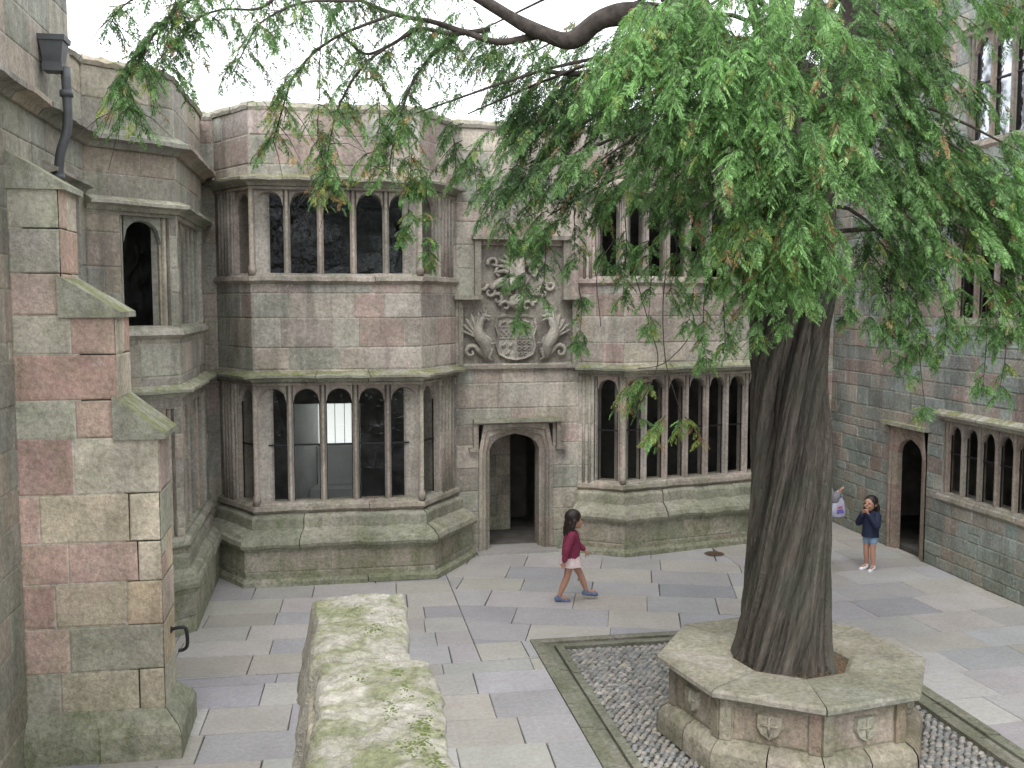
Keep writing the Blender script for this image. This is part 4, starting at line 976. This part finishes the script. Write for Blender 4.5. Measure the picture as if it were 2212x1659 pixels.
def flush():
    n = len(S_pos); P = np.array(S_pos); D = np.array(S_dir); Cc = np.array(S_col); S = np.array(S_sc)
    D /= np.linalg.norm(D, axis=1)[:, None]
    up = np.tile(np.array([0, 0, 1.0]), (n, 1)) + NR.normal(0, .45, (n, 3))
    Yx = np.cross(up, D); Yx /= np.linalg.norm(Yx, axis=1)[:, None]; Z = np.cross(D, Yx)
    T = TP[None] * S[:, None, None]
    V = P[:, None] + T[:, :, :1] * D[:, None] + T[:, :, 1:2] * Yx[:, None] + T[:, :, 2:] * Z[:, None]
    V += NR.normal(0, .003, V.shape)
    V = V.reshape(-1, 3) - np.array(tree.location)
    nf = n * NQ; me = bpy.data.meshes.new('crown')
    me.vertices.add(nf * 4); me.vertices.foreach_set('co', V.astype(np.float32).ravel())
    me.loops.add(nf * 4); me.loops.foreach_set('vertex_index', np.arange(nf * 4, dtype=np.int32))
    me.polygons.add(nf); me.polygons.foreach_set('loop_start', np.arange(0, nf * 4, 4, dtype=np.int32)); me.polygons.foreach_set('loop_total', np.full(nf, 4, dtype=np.int32))
    me.update(calc_edges=True)
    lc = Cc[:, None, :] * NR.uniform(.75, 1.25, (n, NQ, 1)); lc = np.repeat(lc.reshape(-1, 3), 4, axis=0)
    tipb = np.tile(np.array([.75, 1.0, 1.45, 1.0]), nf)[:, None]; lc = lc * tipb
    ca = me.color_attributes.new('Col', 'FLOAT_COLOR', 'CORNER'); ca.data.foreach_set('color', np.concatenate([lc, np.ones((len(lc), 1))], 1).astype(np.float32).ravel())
    me.materials.append(M['leaf']); o = bpy.data.objects.new('crown', me); C.objects.link(o); o.parent = tree
flush()
twigs.build('twigs', M['limb'], tree)
# ================================================================== PEOPLE
def voxel(mb, name, mat, parent, vs=.007, sm=4):
    o = mb.build(name, mat, parent, local=True)
    r = o.modifiers.new('r', 'REMESH'); r.mode = 'VOXEL'; r.voxel_size = vs
    s = o.modifiers.new('s', 'SMOOTH'); s.iterations = sm; s.factor = .5
    dg = bpy.context.evaluated_depsgraph_get(); me = bpy.data.meshes.new_from_object(o.evaluated_get(dg))
    o.modifiers.clear(); o.data = me; me.name = name
    if not me.materials: me.materials.append(mat)
    me.polygons.foreach_set('use_smooth', [True] * len(me.polygons)); return o
def cap(mb, a, b, ra, rb):
    a, b = Vector(a), Vector(b); d = (b - a).normalized()
    pts = [a - d * ra * .98, a - d * ra * .7, a, a.lerp(b, .33), a.lerp(b, .66), b, b + d * rb * .7, b + d * rb * .98]
    tube(mb, pts, [ra * .15, ra * .7, ra, ra + (rb - ra) * .33, ra + (rb - ra) * .66, rb, rb * .7, rb * .15], 12)
def hand(mb, w, d, side, k):
    w, d, side = Vector(w), Vector(d).normalized(), Vector(side).normalized(); nrm = d.cross(side)
    for q in (-1, 0, 1): cap(mb, w, w + d * .05 * k + side * q * .014 * k, .013 * k, .011 * k)
    for i, (o_, L) in enumerate(((-.021, .036), (-.007, .045), (.007, .042), (.021, .032))):
        a = w + d * .052 * k + side * o_ * k; b = a + (d + side * o_ * 4) * L * .5 * k; c = b + (d * .8 + nrm * .6) * L * .5 * k
        cap(mb, a, b, .0075 * k, .007 * k); cap(mb, b, c, .007 * k, .006 * k)
    a = w + d * .015 * k - side * .018 * k; b = a + (d * .6 - side * .7) * .03 * k; cap(mb, a, b, .009 * k, .008 * k); cap(mb, b, b + d * .018 * k, .008 * k, .007 * k)
def person(loc, rz, label, k, J, mats, style, group=None, hk=1.0):
    root = empty('person', loc, label, 'person', rz=rz)
    S = lambda v: Vector(v) * k
    m = MB(); hd = J['head']; hv = S(hd); K = k * hk
    for s in ('l', 'r'):
        hip, kn, an, toe = [S(v) for v in J['leg_' + s]]
        cap(m, hip, kn, .064 * k, .045 * k); cap(m, kn, kn.lerp(an, .35), .045 * k, .046 * k); cap(m, kn.lerp(an, .35), an, .046 * k, .028 * k); cap(m, an, toe, .028 * k, .02 * k)
        sh_, el, wr = [S(v) for v in J['arm_' + s]]
        cap(m, sh_, el, .036 * k, .029 * k); cap(m, el, wr, .029 * k, .018 * k); hand(m, wr, wr - el, J['side_' + s], k)
    ch, pe = S(J['chest']), S(J['pelvis'])
    ellipsoid(m, pe, (.085 * k, .11 * k, .09 * k)); ellipsoid(m, ch, (.08 * k, .115 * k, .12 * k)); cap(m, pe, ch, .09 * k, .09 * k)
    cap(m, ch + S((0, 0, .08)), hv - S((0, 0, .04)), .04 * k, .036 * k)
    yaw = J.get('hyaw', 0); RZ = Matrix.Rotation(yaw, 3, 'Z') @ Matrix.Rotation(J.get('hpitch', 0), 3, 'Y')
    E = lambda c, r: ellipsoid(m, hv + RZ @ (Vector(c) * K), tuple(x * K for x in r), RZ, 20, 14)
    E((0, 0, .02), (.088, .076, .085)); E((.022, 0, -.035), (.062, .056, .062)); E((.088, 0, -.012), (.014, .011, .016)); E((.078, 0, -.052), (.012, .022, .010)); E((.065, 0, -.085), (.02, .02, .014))
    for s in (-1, 1): E((-.005, s * .078, -.005), (.016, .008, .024)); E((.068, s * .032, -.028), (.02, .02, .02))
    voxel(m, 'body', mats['skin'], root, .0055 * k, 3)
    for s in (-1, 1):
        m = MB(); ellipsoid(m, hv + RZ @ (Vector((.083, s * .030, .008)) * K), (.008 * K, .012 * K, .007 * K)); m.build('eye', M['iron'], root, local=True)
    m = MB(); H = lambda c, r: ellipsoid(m, hv + RZ @ (Vector(c) * K), tuple(x * K for x in r), RZ, 18, 12)
    H((-.016, 0, .033), (.096, .088, .092)); H((-.05, 0, -.03), (.060, .086, .077))
    for q in range(-4, 5):
        y = q * .02; a = hv + RZ @ (Vector((-.055 + abs(q) * .008, y, .0)) * K); b = hv + RZ @ (Vector((-.075 + abs(q) * .013 - style['fly'] * (1 + .4 * math.sin(q * 2)), y * 1.3, -style['hair'] * (1 - .02 * q * q + .06 * math.sin(q * 3)))) * K)
        mid = a.lerp(b, .5) + Vector((-.02 * k, 0, 0)); cap(m, a, mid, .030 * K, .026 * K); cap(m, mid, b, .026 * K, .010 * K)
    voxel(m, 'hair', M['hair'], root, .006 * k, 2)
    m = MB(); g = style['puff']
    for s in ('l', 'r'):
        sh_, el, wr = [S(v) for v in J['arm_' + s]]
        cap(m, sh_, el, (.044 + g) * k, (.037 + g) * k); cap(m, el, el.lerp(wr, .86), (.037 + g) * k, (.029 + g * .7) * k)
    ellipsoid(m, ch + S((0, 0, .01)), ((.090 + g) * k, (.125 + g) * k, .125 * k), None, 20, 14); cap(m, pe.lerp(ch, .2), ch, (.10 + g) * k, (.095 + g) * k)
    tube(m, [pe + S((0, 0, style['hem'])), pe + S((0, 0, style['hem'] + .05)), ch], [(.118 + g) * k, (.112 + g) * k, (.1 + g) * k], 20)
    if style.get('hood'):
        tube(m, [ch + S((-.03 + .06 * math.cos(a), .075 * math.sin(a), .115 + .01 * math.cos(a))) for a in [2 * math.pi * q / 12 for q in range(13)]], .032 * k, 8); ellipsoid(m, ch + S((-.09, 0, .09)), (.05 * k, .07 * k, .06 * k))
    cap(m, ch + S((0, 0, .08)), ch + S((0, 0, .13)), .055 * k, .042 * k)
    voxel(m, 'jacket' if style.get('hood') else 'top', mats['top'], root, .006 * k, 3)
    m = MB()
    if style['bottom'] == 'skirt':
        N = 28; vs = []; fs = []
        for j in range(5):
            t = j / 4; z = .05 - .17 * t
            for q in range(N):
                a = 2 * math.pi * q / N; r = (.112 + .045 * t) * (1 + .05 * t * math.sin(a * 7)); vs.append(pe + S((r * 1.05 * math.cos(a), r * math.sin(a), z)))
        fs = [(j * N + q, (j + 1) * N + q, (j + 1) * N + (q + 1) % N, j * N + (q + 1) % N) for j in range(4) for q in range(N)]
        m.add(vs, fs, (.5, .5, .5), True); m.build('skirt', mats['bottom'], root, local=True)
    else:
        ellipsoid(m, pe, (.10 * k, .122 * k, .10 * k))
        for s in ('l', 'r'):
            hip, kn, an, toe = [S(v) for v in J['leg_' + s]]; cap(m, hip, hip.lerp(kn, style.get('short', .45)), .074 * k, .070 * k)
        voxel(m, 'shorts', mats['bottom'], root, .006 * k, 2)
    for s in ('l', 'r'):
        hip, kn, an, toe = [S(v) for v in J['leg_' + s]]; m = MB(); d = (toe - an)
        q = Vector((an.x, an.y, an.z - .035 * k))
        for t in (-.03, .02, .07, .11): cap(m, q + d.normalized() * t * k, q + d.normalized() * (t + .02) * k, .036 * k, .033 * k)
        cap(m, an, q, .036 * k, .036 * k)
        voxel(m, 'shoe', mats['shoe'], root, .006 * k, 2)
    return root
J1 = dict(pelvis=(0, 0, .60), chest=(.015, 0, .85), head=(.045, 0, 1.10), hyaw=rad(14),
          leg_l=((0, .055, .58), (.13, .06, .36), (.225, .06, .115), (.335, .06, .10)), leg_r=((0, -.055, .58), (-.055, -.06, .33), (-.16, -.06, .07), (-.05, -.06, .045)),
          arm_l=((.01, .12, .925), (.09, .17, .75), (.20, .13, .66)), arm_r=((.01, -.12, .925), (-.07, -.17, .74), (-.10, -.16, .57)), side_l=(0, 0, 1), side_r=(1, 0, 0))
g1 = at(1232, 1297, 13.19); g1.z = 0
person((g1.x, g1.y, 0), rad(-8), 'child in a maroon top and pale skirt striding right across the paving', 1.02, J1, dict(skin=M['skin'], top=M['maroon'], bottom=M['pale'], shoe=M['blueshoe']), dict(hair=.17, fly=.035, puff=.014, hem=-.05, bottom='skirt'), hk=1.2)
J2 = dict(pelvis=(0, 0, .59), chest=(0, 0, .83), head=(.02, 0, 1.085), hpitch=rad(-8), hyaw=rad(5),
          leg_l=((0, .055, .57), (.015, .06, .33), (0, .065, .07), (.10, .085, .045)), leg_r=((0, -.055, .57), (.02, -.06, .33), (-.02, -.065, .07), (.08, -.085, .045)),
          arm_l=((.0, .12, .91), (.08, .17, .76), (.14, .06, .94)), arm_r=((.0, -.12, .91), (.08, -.17, .76), (.14, -.06, .94)), side_l=(0, 1, 0), side_r=(0, -1, 0))
g2 = at(1878, 1228, 13.95)
person((g2.x, g2.y, 0), rad(205), 'child in a navy hooded jacket and denim shorts raising both hands to their face', .94, J2, dict(skin=M['skin'], top=M['navy'], bottom=M['denim'], shoe=M['whiteshoe']), dict(hair=.17, fly=.01, puff=.022, hem=-.04, bottom='shorts', hood=True, short=.4), hk=1.22)
J3 = dict(pelvis=(0, 0, .64), chest=(0, 0, .90), head=(.01, 0, 1.13),
          leg_l=((0, .055, .62), (.01, .06, .35), (0, .065, .07), (.10, .075, .045)), leg_r=((0, -.055, .62), (.01, -.06, .35), (0, -.065, .07), (.10, -.075, .045)),
          arm_l=((0, .12, .98), (.02, .20, .84), (.05, .235, .93)), arm_r=((0, -.12, .98), (0, -.15, .78), (.02, -.15, .62)), side_l=(1, 0, 0), side_r=(1, 0, 0))
person((7.17, 14.0, 0), rad(-95), 'person mostly hidden behind the yew trunk holding up a carrier bag', 1.3, J3, dict(skin=M['skin'], top=M['grey'], bottom=M['navy'], shoe=M['blueshoe']), dict(hair=.08, fly=.0, puff=.008, hem=-.05, bottom='shorts', short=.98))
bg = empty('carrier_bag', (7.48, 13.95, .84), 'pale plastic carrier bag with blue and red print beside the tree trunk', 'bag')
h = MB(); N = 20; vs = []
for j, (z, w, dp) in enumerate(((0, .09, .04), (.02, .115, .05), (.12, .115, .055), (.24, .10, .04), (.30, .07, .025))):
    for q in range(N):
        a = 2 * math.pi * q / N; c_, s_ = math.cos(a), math.sin(a)
        vs.append(((abs(c_) ** .7) * math.copysign(w, c_) + .008 * math.sin(q * 5 + j), (abs(s_) ** .8) * math.copysign(dp, s_) + .006 * math.sin(q * 3 + j * 2), z))
h.add(vs, [(j * N + q, j * N + (q + 1) % N, (j + 1) * N + (q + 1) % N, (j + 1) * N + q) for j in range(4) for q in range(N)] + [tuple(range(N - 1, -1, -1))], (.6, .6, .6), True); h.build('bag_body', M['bag'], bg, local=True)
for s in (-.02, .02):
    h = MB(); tube(h, smoothpath([(-.06, s, .29), (-.04, s, .36), (0, s * .3, .40), (.04, s, .36), (.06, s, .29)], 4), .007, 6); h.build('handle', M['bag'], bg, local=True)
h = MB(); h.add([(-.05, -.066, .06), (.07, -.066, .07), (.05, -.064, .13), (-.04, -.064, .12)], [(0, 1, 2, 3)]); h.build('print', M['print'], bg, local=True)
h = MB(); h.add([(-.04, -.068, .14), (.05, -.068, .15), (.03, -.067, .18), (-.02, -.067, .17)], [(0, 1, 2, 3)]); h.build('print', M['printr'], bg, local=True)
# ================================================================== LIGHT
w = bpy.data.worlds.new('World'); sc.world = w; w.use_nodes = True; nt = w.node_tree; k = NB(nt); bgd = nt.nodes['Background']
sky = k.n('ShaderNodeTexSky', sky_type='NISHITA'); sky.sun_disc = False; sky.sun_elevation = rad(55); sky.sun_rotation = rad(200); sky.dust_density = 3
c = k.mix(.88, sky.outputs[0], (27.5, 28, 29.2)); k.l(c, bgd.inputs[0]); bgd.inputs[1].default_value = .1
sl = bpy.data.lights.new('sun', 'SUN'); sl.energy = 1.5; sl.angle = rad(25); sl.color = (1, .97, .92); so = bpy.data.objects.new('sun', sl); C.objects.link(so)
so.rotation_euler = (rad(35), 0, rad(-20))
sc.view_settings.view_transform = 'Standard'; sc.view_settings.look = 'None'; sc.view_settings.exposure = 0
